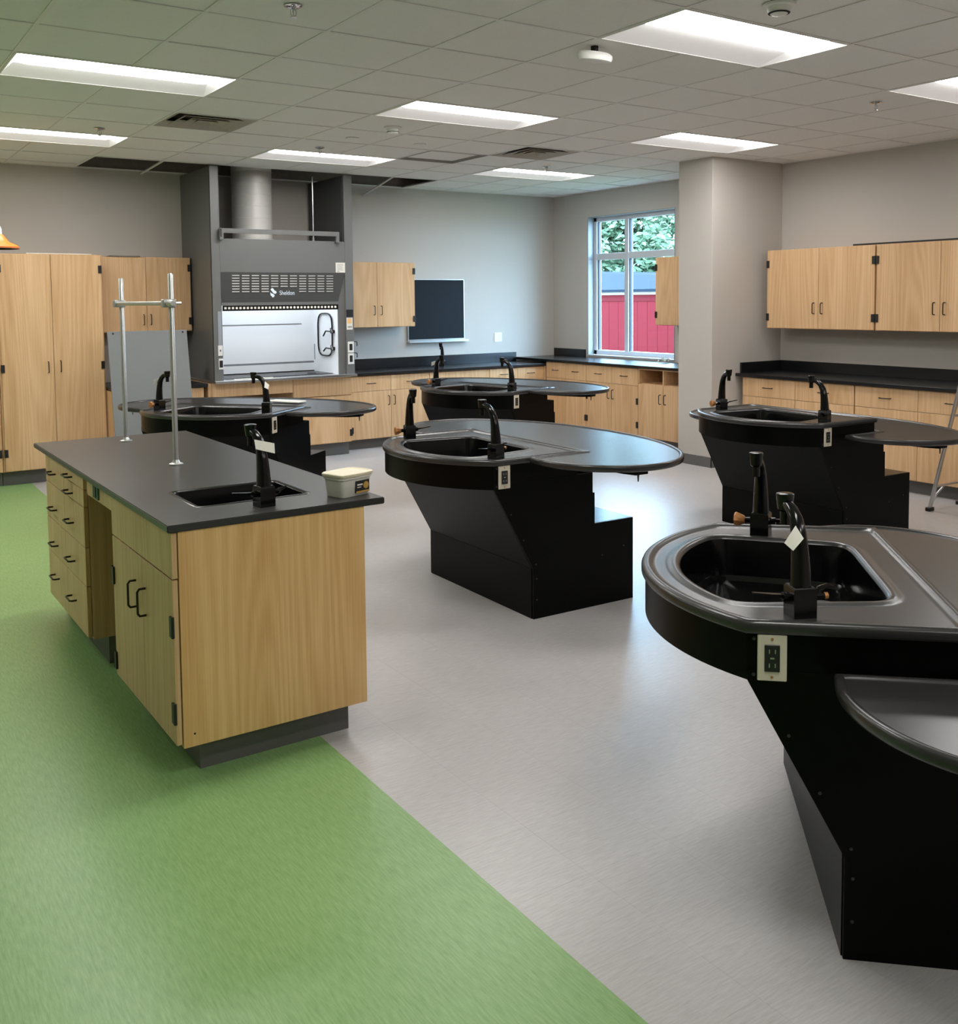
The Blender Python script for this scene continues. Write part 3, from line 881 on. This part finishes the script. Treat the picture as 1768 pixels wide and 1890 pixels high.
boxo('backsplash', EPOXYD, cw, 8.058, 8.079, 9.60, 10.23, .90, .995, bevel=.002)
t = thing('paper_scrap', 'crumpled white paper lying on the window counter by the pillar', 'paper', (7.96, 8.10, .901))
bm = B()
rnd = random.Random(3)
vv = [[bm.verts.new((-.05+.02*a, -.06+.02*b_, .01+.05*rnd.random())) for b_ in range(7)] for a in range(6)]
for a in range(5):
    for b_ in range(6): bm.faces.new((vv[a][b_], vv[a+1][b_], vv[a+1][b_+1], vv[a][b_+1]))
bmesh.ops.solidify(bm, geom=bm.faces[:], thickness=.002)
obj('sheet', bm, PAPER, t, sharp=20)
cabinet('wall_cabinet', 'oak wall cabinet beside the window, half hidden by the pillar', (7.75, 8.02, 0), R90, .98, .325, 1.333, 2.082, [
    F_('door', 0, .49, 1.336, 2.08, hinges=(1.97, 1.45), side=-1), F_('door', .49, .98, 1.336, 2.08)], kick=0)

# ------- right wall run
GR = 'right wall base cabinets'
drawers_doors('base_cabinet', 'oak base cabinet on the right wall next to the pillar', (7.44, 6.50, 0), R90, 1.24, .685, .868, .63, GR, .55)
drawers_doors('base_cabinet', 'oak base cabinet on the right wall, behind the ladder', (7.44, 5.252, 0), R90, 1.18, .685, .868, .63, GR, .55)
drawers_doors('base_cabinet', 'oak base cabinet on the right wall, beyond the picture edge', (7.44, 4.066, 0), R90, 1.18, .685, .868, .63, GR, .55)
cw = thing('countertop', 'black countertop on the right wall with high black backsplash', 'countertop', (0, 0, 0))
boxo('slab', EPOXYD, cw, 7.405, 8.078, 2.88, 6.562, .87, .90, bevel=.003)
boxo('backsplash', EPOXYD, cw, 8.055, 8.079, 2.88, 6.541, .90, 1.0, bevel=.002)
boxo('end_splash', EPOXYD, cw, 7.475, 8.079, 6.542, 6.565, .90, 1.0, bevel=.002)
GU = 'right wall upper cabinets'
def upper(y, label):
    cabinet('wall_cabinet', label, (7.735, y, 0), R90, 1.19, .343, 1.328, 2.085, [
        F_('door', .005, .6, 1.332, 2.083, handle=(.555, 1.525), hinges=(1.95, 1.44), side=-1),
        F_('door', .6, 1.185, 1.332, 2.083, handle=(.645, 1.525), hinges=(1.95, 1.44), side=1)], kick=0, group=GU)
upper(6.465, 'oak wall cabinet on the right wall next to the pillar')
upper(5.27, 'oak wall cabinet on the right wall, cut by the right picture edge')
tag(boxo('dark_strip', HINGE, None, 7.80, 7.83, 4.1, 5.55, 2.086, 2.103), 'thin dark strip lying on top of the right wall cabinets', 'strip')

# ------------------------------------------------------------------ lab stations
ZD, HD = .845, .54
def arc_pts(hd, c, apex, n):
    """points of a bow from (c,-hd) to (c,hd) through (apex,0)"""
    s = c-apex; R_ = (hd*hd+s*s)/(2*s); cx = apex+R_; a = math.asin(hd/R_)
    return [(cx-R_*math.cos(q), R_*math.sin(q)) for q in [-a+2*a*i/n for i in range(n+1)]]
def dloop(end, hde, c, hdc, apex, n1=8, n2=28, n3=10):
    p = []
    A = arc_pts(hdc, c, apex, n2)
    for i in range(n1): p.append((end+(c-end)*i/n1, -hde+(-hdc+hde)*i/n1))
    p += A
    for i in range(1, n1+1): p.append((c+(end-c)*i/n1, hdc+(hde-hdc)*i/n1))
    for i in range(1, n3): p.append((end, hde-2*hde*i/n3))
    return p[::-1]          # counter-clockwise seen from above
def smooth_loop(p, it):
    for _ in range(it):
        n = len(p); p = [((p[i-1][0]+2*p[i][0]+p[(i+1) % n][0])/4, (p[i-1][1]+2*p[i][1]+p[(i+1) % n][1])/4) for i in range(n)]
    return p
BOW_R = (HD*HD+.255*.255)/.51
def outl(d):
    """the deck outline shrunk by d"""
    r_, h_ = BOW_R-d, HD-d
    return dloop(-d, h_, -.795+BOW_R-math.sqrt(r_*r_-h_*h_), h_, -.795+d, 16, 40, 16)
SNK = smooth_loop(dloop(-.145, .30, -.55, .365, -.68, 16, 40, 16), 4)
def at(p, z): return [(x, y, z) for x, y in p]
def grow(p, d): return offset(p, -d)

def catmull(P, n=5):
    out = []
    for i in range(len(P)-1):
        p0, p1, p2, p3 = P[max(0, i-1)], P[i], P[i+1], P[min(len(P)-1, i+2)]
        for q in range(n):
            t = q/n
            out.append(tuple(.5*((2*p1[k])+(-p0[k]+p2[k])*t+(2*p0[k]-5*p1[k]+4*p2[k]-p3[k])*t*t+(-p0[k]+3*p1[k]-3*p2[k]+p3[k])*t**3) for k in (0, 1)))
    return out+[P[-1]]
HALF = [(-.335, -.552), (-.345, -.66), (-.325, -.78), (-.275, -.89), (-.195, -.98), (-.085, -1.045), (.04, -1.073), (.18, -1.05), (.32, -.965), (.45, -.81), (.56, -.58), (.63, -.30), (.655, 0)]
def wing_loop():
    c = catmull(HALF)
    half2 = [(x, -y) for x, y in c[::-1]][1:]
    outer = c+half2                                  # near tip, round the back, far tip: counter-clockwise
    inner = [(-.335+(.010+.335)*i/8, .552) for i in range(1, 9)]
    inner += [(.010, .552-1.104*i/12) for i in range(1, 13)]
    inner += [(.010-(.345)*i/8, -.552) for i in range(1, 8)]
    return outer+inner
WING = wing_loop()

def xz_prism(bm, pts, v0, v1):
    loft(bm, [[(x, v0, z) for x, z in pts], [(x, v1, z) for x, z in pts]])

def faucet(parent, x, y, z, ang, tagged=False, knobs='big', blade=True, scale=1., tag_dir=1, name='faucet'):
    """lab gooseneck faucet; the spout reaches along local +y"""
    c = Matrix.Translation((x, y, z)) @ Matrix.Rotation(ang, 4, 'Z') @ Matrix.Scale(scale, 4)
    def fin(nm, bm, m, par):
        bm.transform(c); return obj(nm, bm, m, par)
    bm = B()
    loft(bm, [[(-a, -a, zz), (a, -a, zz), (a, a, zz), (-a, a, zz)] for a, zz in ((.030, 0), (.030, .070), (.026, .076))])
    f = fin(name, bm, BLACKG, parent)
    pts = [(0, 0, .074), (0, .002, .12), (0, .006, .165), (0, .013, .205), (0, .028, .236), (0, .052, .256), (0, .078, .264)]
    bm = B(); tube(bm, pts, [.027, .0245, .022, .0195, .0175, .016, .015], 12); fin('spout', bm, BLACKG, f)
    bm = B(); lathe(bm, [(.010, -.050), (.0125, -.05), (.0125, -.018), (.019, -.012), (.022, .016), (.023, .028), (.020, .0295)], (0, .092, .262), 18); fin('outlet_head', bm, BLACKG, f)
    if blade:
        bm = B(); tube(bm, [(-.028, 0, .048), (-.048, .0, .050)], .012, 10); fin('stem', bm, BLACKG, f)
        bm = B()
        loft(bm, [[(-.046, -.007, .046), (-.046, .007, .046), (-.046, .007, .056), (-.046, -.007, .056)],
                  [(-.075, -.007, .052), (-.075, .009, .052), (-.075, .009, .058), (-.075, -.007, .058)],
                  [(-.125, -.004, .060), (-.125, .006, .060), (-.125, .006, .064), (-.125, -.004, .064)]])
        fin('blade_handle', bm, BLACKG, f)
    if knobs == 'small':
        bm = B(); tube(bm, [(.028, 0, .046), (.062, 0, .046)], [.012, .010], 10); fin('stem', bm, BLACKG, f)
        bm = B(); tube(bm, [(.062, 0, .046), (.072, 0, .046)], .009, 10); fin('knob', bm, BRASS, f)
        bm = B(); tube(bm, [(.044, 0, .050), (.052, .004, .064), (.075, .008, .070), (.092, .010, .066)], [.007, .008, .006, .003], 8); fin('blade_handle', bm, BLACKG, f)
    if knobs == 'big':
        sx = 1
        bm = B(); tube(bm, [(.028*sx, 0, .045), (.058*sx, 0, .045)], [.011, .009], 10); fin('stem', bm, CHROME if False else BLACKG, f)
        bm = B(); lathe(bm, [(.010, 0), (.015, .004), (.025, .030), (.022, .035)], (.052*sx, 0, .045), 8, Vector((sx, 0, 0))); fin('knob', bm, BRASS, f)
    if tagged:
        bm = B()
        if tagged > 0: q = [(-.030, .008, .246), (.044, -.004, .226), (.040, -.014, .190), (-.030, -.002, .212)]
        else: q = [(-.012, .006, .226), (-.004, -.022, .200), (-.030, -.020, .170), (-.042, .004, .184)]
        loft(bm, [[(a, b_, c_) for a, b_, c_ in q], [(a+.0004, b_-.0008, c_) for a, b_, c_ in q]])
        tg = fin('paper_tag', bm, PAPER, f)
    return f

def station(label, x, y, rot, zw, tags=(0, 0), fu=-.43, turn=.25, fv=.44):
    s = thing('lab_station', label, 'lab table', (x, y, 0), rot, 'black lab stations with sinks')
    # pedestal
    prof = [(-.535, .695), (-.30, .262), (-.30, 0), (.366, 0), (.366, .447), (.10, .447), (.10, .612), (.085, .612), (.085, .72), (-.535, .72)]
    for v0, v1 in ((-.53, -.516), (.516, .53)):
        bm = B(); xz_prism(bm, prof, v0, v1); obj('side_panel', bm, BLACK, s)
    bm = B(); xz_prism(bm, [(-.538, .70), (-.303, .264), (-.29, .264), (-.525, .70)], -.516, .516); obj('slanted_panel', bm, BLACK, s)
    boxo('lower_panel', BLACK, s, -.303, -.29, -.516, .516, 0, .262)
    boxo('back_panel', BLACK, s, .085, .098, -.516, .516, .447, .72)
    boxo('step_top', STEP, s, .098, .366, -.516, .516, .435, .447)
    boxo('step_panel', BLACK, s, .353, .366, -.516, .516, 0, .435)
    bm = B()
    for px_, pz in ((-.435, .56), (-.36, .42), (-.285, .285), (-.28, .21), (-.28, .10), (-.52, .80), (-.52, .71), (.30, .30), (.15, .27)):
        for v in (-.5308, .5308):
            if pz > .7: v *= 1.0
            lathe(bm, [(.0045, 0), (.0045, .001), (.002, .0016)], (px_, v, pz), 8, Vector((0, 1 if v > 0 else -1, 0)))
    q = obj('screws', bm, SCREW, s); q['kind'] = 'stuff'
    # apron
    A0, A1 = outl(.012), outl(.03)
    bm = B(); loft(bm, [at(A0, .695), at(A0, .815), at(A1, .815), at(A1, .695), at(A0, .695)], False, False)
    obj('apron', bm, BLACK, s)
    # deck
    prof = [(.02, .813), (.004, .814), (0, .820), (0, .834), (.003, .841), (.010, .8455), (.019, .8465), (.026, .844), (.032, .8385), (.045, .8375), (.048, .8375), (.056, .8375)]
    loops = [at(outl(d), z) for d, z in prof]
    loops += [at(grow(SNK, d), z) for d, z in ((.056, .8375), (.048, .8375), (.045, .8375), (.034, .8385), (.026, .8425), (.014, .8425), (.006, .839), (.0, .830))]
    bm = B(); loft(bm, loops, False, False); obj('deck', bm, PHEN, s, sharp=50)
    # sink
    C = (-.39, 0)
    def sc(k, z): return [(C[0]+(a-C[0])*k, C[1]+(b_-C[1])*k, z) for a, b_ in SNK]
    bm = B(); loft(bm, [at(SNK, .831), sc(.985, .80), sc(.95, .715), sc(.90, .701), sc(.6, .698)], False, True)
    sk = obj('sink', bm, BLACKG, s)
    bm = B(); lathe(bm, [(.038, .699), (.038, .702), (.02, .7025)], (-.25, .10, 0), 18); obj('drain', bm, STEEL, sk)
    for q in range(7):
        bm = B(); box(bm, -.56+.0*q, -.44, -.24+q*.022, -.23+q*.022, .699, .706); obj('ridge', bm, RIM, sk, bevel=.002)
    # wing top
    loops = [at(offset(WING, .012), zw-.034), at(offset(WING, .003), zw-.030), at(WING, zw-.022), at(WING, zw-.008), at(offset(WING, .004), zw-.001), at(offset(WING, .011), zw+.001), at(offset(WING, .019), zw), at(offset(WING, .024), zw-.006)]
    bm = B(); loft(bm, loops, True, True); wt = obj('wing_top', bm, PHEN, s, sharp=50)
    # adjuster rails below the wing
    for sg in (-1, 1):
        bm = B()
        loft(bm, [[(-.03, sg*a, zw-.036), (.05, sg*a, zw-.036), (.05, sg*a, zb), (-.03, sg*a, zb)] for a, zb in ((.54, zw-.07), (.90, zw-.066), (1.0, zw-.06))])
        rl = obj('wing_rail', bm, BLACK, s)
        bm = B(); tube(bm, [(.0, sg*.985, zw-.055), (.0, sg*.985, zw-.095)], [.006, .003], 8); obj('crank_pin', bm, HINGE, rl)
    boxo('lift_column', BLACK, s, .02, .084, -.30, .30, .55, zw-.03)
    # sockets on both sides
    for sg in (-1, 1):
        yy = sg*.531
        p = boxo('socket_plate', IVORY, s, -.512, -.442, min(yy, yy+sg*.006), max(yy, yy+sg*.006), .697, .812, bevel=.002)
        y2 = yy+sg*.006
        r = boxo('receptacle', HINGE, p, -.495, -.459, min(y2-sg*.002, y2+sg*.003), max(y2-sg*.002, y2+sg*.003), .721, .788, bevel=.001)
        y3 = y2+sg*.003
        bm = B()
        for zz in (.772, .737):
            for xx in (-.484, -.470): box(bm, xx-.0012, xx+.0012, min(y3, y3+sg*.0006), max(y3, y3+sg*.0006), zz-.005, zz+.005)
        box(bm, -.482, -.472, min(y3, y3+sg*.0006), max(y3, y3+sg*.0006), .753, .757)
        obj('slots', bm, STEEL, p)
        bm = B()
        for zz in (.802, .707): lathe(bm, [(.0035, 0), (.003, .0015)], (-.477, y2, zz), 8, Vector((0, sg, 0)))
        obj('plate_screws', bm, BRASS, p)
    faucet(s, fu, -.45, .838, turn, tags[0], 'small', True)
    faucet(s, fu, fv, .838, math.pi-turn, tags[1], 'big', True)
    # bow vent screws
    return s
station('black lab station in the middle of the room, its top level all round', 3.294, 4.482, -.026, .845, (0, 0), -.47, .25, .46)
station('black lab station on the right with its wing top lowered, before the counter', 5.728, 4.399, -.036, .76, (0, 0), -.405)
station('nearest black lab station, cut by the right edge, wing top lowered', 2.618, 1.623, -.759, .733, (-1, 0), -.40, .3, .41)
station('black lab station at left, standing behind the oak island', 2.719, 7.359, .694, .833, (-1, 1))
station('black lab station at the back, nearest the window corner', 5.296, 7.506, .287, .845, (0, 1))

# white strip on the left back station
t = tag(boxo('paper_sheet', mat('cream_sheet', (240, 236, 226), .6), None, -.15, .15, -.055, .055, 0, .010, bevel=.002), 'flat cream sheet lying on the black table behind the oak island', 'sheet')
t.location = (3.105, 7.385, .835); t.rotation_euler = (0, 0, -1.05)

# faucet on the back counter
t = thing('counter_faucet', 'black gooseneck faucet standing on the back wall counter', 'faucet', (6.22, 10.05, .846))
faucet(t, 0, 0, 0, math.pi*.75, False, 'small', True, .95, name='base')

# ------------------------------------------------------------------ the oak island
IX = .957
t = cabinet('drawer_cabinet', 'oak island drawer cabinet at the far end, eight black pulls and more', (IX, 5.47, 0), R90, .885, .725, .125, .866, [
    F_('drawer', .012, .45, .725, .862, handle=(.215, .79), vert=False), F_('drawer', .012, .45, .543, .725, handle=(.215, .61), vert=False),
    F_('drawer', .012, .45, .366, .543, handle=(.215, .43), vert=False), F_('drawer', .012, .45, .13, .366, handle=(.215, .262), vert=False),
    F_('drawer', .45, .873, .805, .862, handle=(.60, .833), vert=False), F_('drawer', .45, .873, .725, .805, handle=(.60, .757), vert=False),
    F_('drawer', .45, .873, .543, .725, handle=(.60, .618), vert=False), F_('drawer', .45, .873, .366, .543, handle=(.60, .437), vert=False),
    F_('drawer', .45, .873, .13, .366, handle=(.60, .25), vert=False)], kick=.125, group='oak island cabinets')
t['label'] = 'oak island drawer cabinet at the far end with two stacks of drawers'
k = thing('knee_space_rail', 'oak apron over the island knee space with small teal socket box', 'cabinet', (IX, 4.585, 0), R90)
boxo('rail', WOOD, k, .004, .474, .012, .034, .79, .866)
boxo('back_panel', WOOD, k, 0, .48, .70, .724, .125, .866)
sb = boxo('socket_box', TEAL, k, .15, .24, .004, .012, .80, .860, bevel=.001)
boxo('receptacle', HINGE, sb, .175, .215, .001, .004, .808, .852)
t = thing('sink_cabinet', 'oak island sink cabinet with two doors and broad end panel', 'cabinet', (IX, 4.10, 0), R90, 'oak island cabinets')
bm = B()
box(bm, 0, .79, .021, .725, .125, .68); box(bm, 0, .79, .021, .04, .68, .866); box(bm, 0, .79, .70, .725, .68, .866)
box(bm, 0, .02, .04, .70, .68, .866); box(bm, .77, .79, .04, .70, .68, .866)
obj('body', bm, WOOD, t)
boxo('end_panel', WOODLIT, t, .791, .816, .022, .722, .115, .866, bevel=.0012)
bm = B(); lathe(bm, [(.004, 0), (.003, .0006)], (.8165, .06, .16), 8, Vector((1, 0, 0))); obj('screw_hole', bm, DARK, t)
boxo('kick', KICK, t, 0, .755, .095, .67, 0, .125)
d = boxo('false_front', WOOD, t, .004, .812, 0, .019, .706, .863, bevel=.0012)
front(t, 'door', .004, .435, .127, .702, handle=(.345, .545), hinges=(.54, .19), side=-1)
front(t, 'door', .435, .812, .127, .702, handle=(.475, .545), hinges=(.54, .24), side=1)
# ---- worktop with sink
w = thing('island_worktop', 'black epoxy worktop of the oak island with set-in sink', 'worktop', (0, 0, 0))
bm = B()
sx0, sx1, sy0, sy1 = 1.125, 1.562, 3.515, 3.865
xs = [.942, sx0, sx1, 1.762]; ys = [3.275, sy0, sy1, 5.69]
for z in (.867, .892):
    pass
V = {}
for z in (.867, .892):
    for a, x in enumerate(xs):
        for b_, y in enumerate(ys): V[a, b_, z] = bm.verts.new((x, y, z))
for z in (.867, .892):
    for a in range(3):
        for b_ in range(3):
            if (a, b_) != (1, 1): bm.faces.new([V[a, b_, z], V[a+1, b_, z], V[a+1, b_+1, z], V[a, b_+1, z]])
def side_(ring):
    n = len(ring)
    for i in range(n):
        p, q = ring[i], ring[(i+1) % n]
        bm.faces.new([V[p[0], p[1], .867], V[q[0], q[1], .867], V[q[0], q[1], .892], V[p[0], p[1], .892]])
side_([(0,0),(1,0),(2,0),(3,0),(3,1),(3,2),(3,3),(2,3),(1,3),(0,3),(0,2),(0,1)])
side_([(1,1),(2,1),(2,2),(1,2)])
bmesh.ops.recalc_face_normals(bm, faces=bm.faces[:])
ed = [e for e in bm.edges if len(e.link_faces) == 2 and e.calc_face_angle(0) > .5 and not (abs(e.verts[0].co.x-sx0) < .5 and sy0-.01 < e.verts[0].co.y < sy1+.01 and sx0-.01 < e.verts[0].co.x < sx1+.01)]
bmesh.ops.bevel(bm, geom=ed, offset=.003, segments=2, affect='EDGES')
obj('slab', bm, EPOXY, w)
def rr(x0, x1, y0, y1, r, z, n=4):
    p = []
    for cx, cy, a0 in ((x1-r, y0+r, -90), (x1-r, y1-r, 0), (x0+r, y1-r, 90), (x0+r, y0+r, 180)):
        for i in range(n+1):
            a = math.radians(a0+90*i/n); p.append((cx+r*math.cos(a), cy+r*math.sin(a), z))
    return p
def rg(d, r, z): return rr(sx0-d, sx1+d, sy0-d, sy1+d, r, z)
bm = B(); loft(bm, [rg(.012, .03, .8915), rg(.008, .03, .894), rg(-.002, .026, .894), rg(-.012, .024, .889), rg(-.018, .024, .85), rg(-.03, .03, .72), rg(-.06, .03, .70), rg(-.15, .02, .698)], False, True)
sk = obj('sink', bm, BLACKG, w)
bm = B(); lathe(bm, [(.036, .699), (.036, .702), (.02, .7025)], ((sx0+sx1)/2, (sy0+sy1)/2, 0), 18); obj('drain', bm, STEEL, sk)
faucet(w, 1.33, 3.395, .892, .12, True, '', True, 1.0, 1)
fo = [c for c in w.children if c.name.startswith('faucet')][0]
bm = B(); tube(bm, [(1.358, 3.398, .937), (1.385, 3.40, .938)], .011, 10); tube(bm, [(1.383, 3.40, .938), (1.40, 3.41, .944), (1.425, 3.415, .95)], [.010, .008, .004], 8); obj('blade_handle', bm, BLACKG, fo)

# ---- support rods on the island
r = thing('rod_frame', 'silver support rods with clamped crossbar standing on the island top', 'lab frame', (0, 0, 0))
rods = [(1.363, 5.449), (1.349, 4.517)]
for x, y in rods:
    bm = B(); tube(bm, [(x, y, .893), (x, y, 1.762), (x, y, 1.768)], [.0125, .0125, .009], 14); obj('upright_rod', bm, ALU, r)
    bm = B(); lathe(bm, [(.032, .8925), (.032, .897), (.018, .902), (.0135, .914)], (x, y, 0), 20); obj('flange', bm, ALU, r)
(xa, ya), (xb, yb) = rods
dv = Vector((xb-xa, yb-ya, 0)).normalized(); sd = Vector((-dv.y, dv.x, 0))
zc = 1.632
of = sd*-.024
pa, pb = Vector((xa, ya, zc))+of-dv*.02, Vector((xb, yb, zc))+of+dv*.05
bm = B(); tube(bm, [pa, pb], .010, 12); obj('crossbar', bm, ALU, r)
for x, y in rods:
    bm = B(); c0 = Vector((x, y, zc))
    mt = Matrix((dv, sd, Vector((0, 0, 1)))).transposed().to_4x4(); mt.translation = c0
    box(bm, -.02, .02, -.042, .018, -.019, .019); bm.transform(mt)
    cl = obj('clamp', bm, ALU, r, bevel=.004)
    bm = B(); tube(bm, [c0+sd*.018, c0+sd*.045], [.005, .007], 8); obj('thumb_screw', bm, ALU, cl)
bm = B(); lathe(bm, [(.013, 0), (.016, .006), (.016, .05), (.011, .062)], pb, 12, dv); obj('bar_end', bm, ALU, r)

# ---- white tub
t = thing('plastic_tub', 'white lidded plastic tub with black and gold label on the island corner', 'tub', (1.672, 3.405, .8925), .30)
def tl(w_, d_, r_, z): return rr(-w_, w_, -d_, d_, r_, z)
bm = B(); loft(bm, [tl(.070, .048, .018, 0), tl(.072, .050, .02, .004), tl(.078, .056, .022, .068), tl(.083, .061, .024, .069), tl(.083, .061, .024, .078)])
obj('tub_body', bm, mat('tub_white', (220, 216, 206), .35), t)
bm = B(); loft(bm, [tl(.086, .064, .026, .078), tl(.087, .065, .026, .080), tl(.087, .065, .026, .088), tl(.084, .062, .026, .091), tl(.074, .052, .02, .091), tl(.072, .05, .02, .0885)])
obj('lid', bm, mat('tub_lid', (226, 214, 188), .35), t)
bm = B(); box(bm, -.012, .058, -.0592, -.0505, .012, .058)
lb = obj('label_sticker', bm, HINGE, t)
lb.rotation_euler = (0, 0, 0)
bm = B(); lathe(bm, [(.014, 0), (.014, .0006), (.008, .0008)], (.040, -.0592, .038), 16, Vector((0, -1, 0))); obj('print', bm, GOLD, lb)
bm = B(); box(bm, -.006, .022, -.0598, -.0592, .040, .046); box(bm, -.006, .014, -.0598, -.0592, .032, .035); obj('print', bm, PAPER, lb)
bm = B(); box(bm, -.012, .058, -.0598, -.0592, .012, .019); obj('print', bm, GOLD, lb)

# ------------------------------------------------------------------ emergency shower
t = thing('emergency_shower', 'orange emergency shower bell hanging by the left picture edge', 'shower', (1.235, 8.6, 0))
bm = B(); lathe(bm, [(.02, 2.185), (.03, 2.18), (.045, 2.16), (.07, 2.125), (.125, 2.10), (.142, 2.085), (.142, 2.074), (.13, 2.078), (.03, 2.15)], seg=32); obj('bell', bm, ORANGE, t)
bm = B(); lathe(bm, [(.143, 2.070), (.143, 2.075), (.128, 2.076), (.128, 2.070)], seg=32); obj('rim', bm, mat('brown_rim', (110, 74, 44), .5), t)
bm = B(); tube(bm, [(0, 0, 2.18), (0, 0, 2.22), (-.012, 0, 2.25), (-.04, 0, 2.266), (-.2, 0, 2.27), (-.24, 0, 2.29), (-.25, 0, 2.33), (-.25, 0, H+.01)], .02, 12); obj('pipe', bm, WHITE, t)

# ------------------------------------------------------------------ step ladder
t = thing('step_ladder', 'aluminium step ladder standing open at the right picture edge', 'ladder', (0, 0, 0))
def rail(nm, a, b_, w_=.032, th=.02):
    bm = B(); a, b_ = Vector(a), Vector(b_)
    d_ = (b_-a).normalized(); sx = Vector((1, 0, 0)); sx = (sx-d_*sx.dot(d_)).normalized(); sy = d_.cross(sx)
    loft(bm, [[p+sx*i*w_/2+sy*j*th/2 for i, j in ((-1, -1), (1, -1), (1, 1), (-1, 1))] for p in (a, b_)])
    return obj(nm, bm, ALU, t, bevel=.003)
top = (6.83, 3.76, 1.75)
rail('rear_rail', (6.965, 4.25, .02), (6.84, 3.80, 1.68)); rail('rear_rail', (7.375, 4.25, .02), (7.22, 3.80, 1.68))
rail('front_rail', (6.93, 3.30, .02), (6.83, 3.72, 1.72), .06, .025); rail('front_rail', (7.38, 3.30, .02), (7.22, 3.72, 1.72), .06, .025)
for z in (.2, .75, 1.3):
    k = z/1.68; bm = B(); tube(bm, [(6.965-.125*k, 4.25-.45*k, z), (7.375-.155*k, 4.25-.45*k, z)], .010, 8); obj('brace', bm, ALU, t)
bm = B(); tube(bm, [(6.960, 4.237, .06), (6.99, 4.215, .13), (7.05, 4.20, .18), (7.07, 4.197, .2)], .009, 8); obj('gusset', bm, ALU, t)
bm = B(); tube(bm, [(7.37, 4.237, .06), (7.34, 4.215, .13), (7.28, 4.20, .18), (7.26, 4.197, .2)], .009, 8); obj('gusset', bm, ALU, t)
for z in (.3, .6, .9, 1.2, 1.5):
    k = z/1.72; boxo('step', ALU, t, 6.94-.1*k, 7.37-.16*k, 3.30+.42*k-.04, 3.30+.42*k+.04, z-.02, z, bevel=.003)
boxo('top_cap', ALU, t, 6.80, 7.26, 3.66, 3.86, 1.70, 1.74, bevel=.006)
for x, y in ((6.965, 4.25), (7.375, 4.25), (6.93, 3.30), (7.38, 3.30)):
    boxo('foot', HINGE, t, x-.03, x+.03, y-.02, y+.02, 0, .03, bevel=.003)
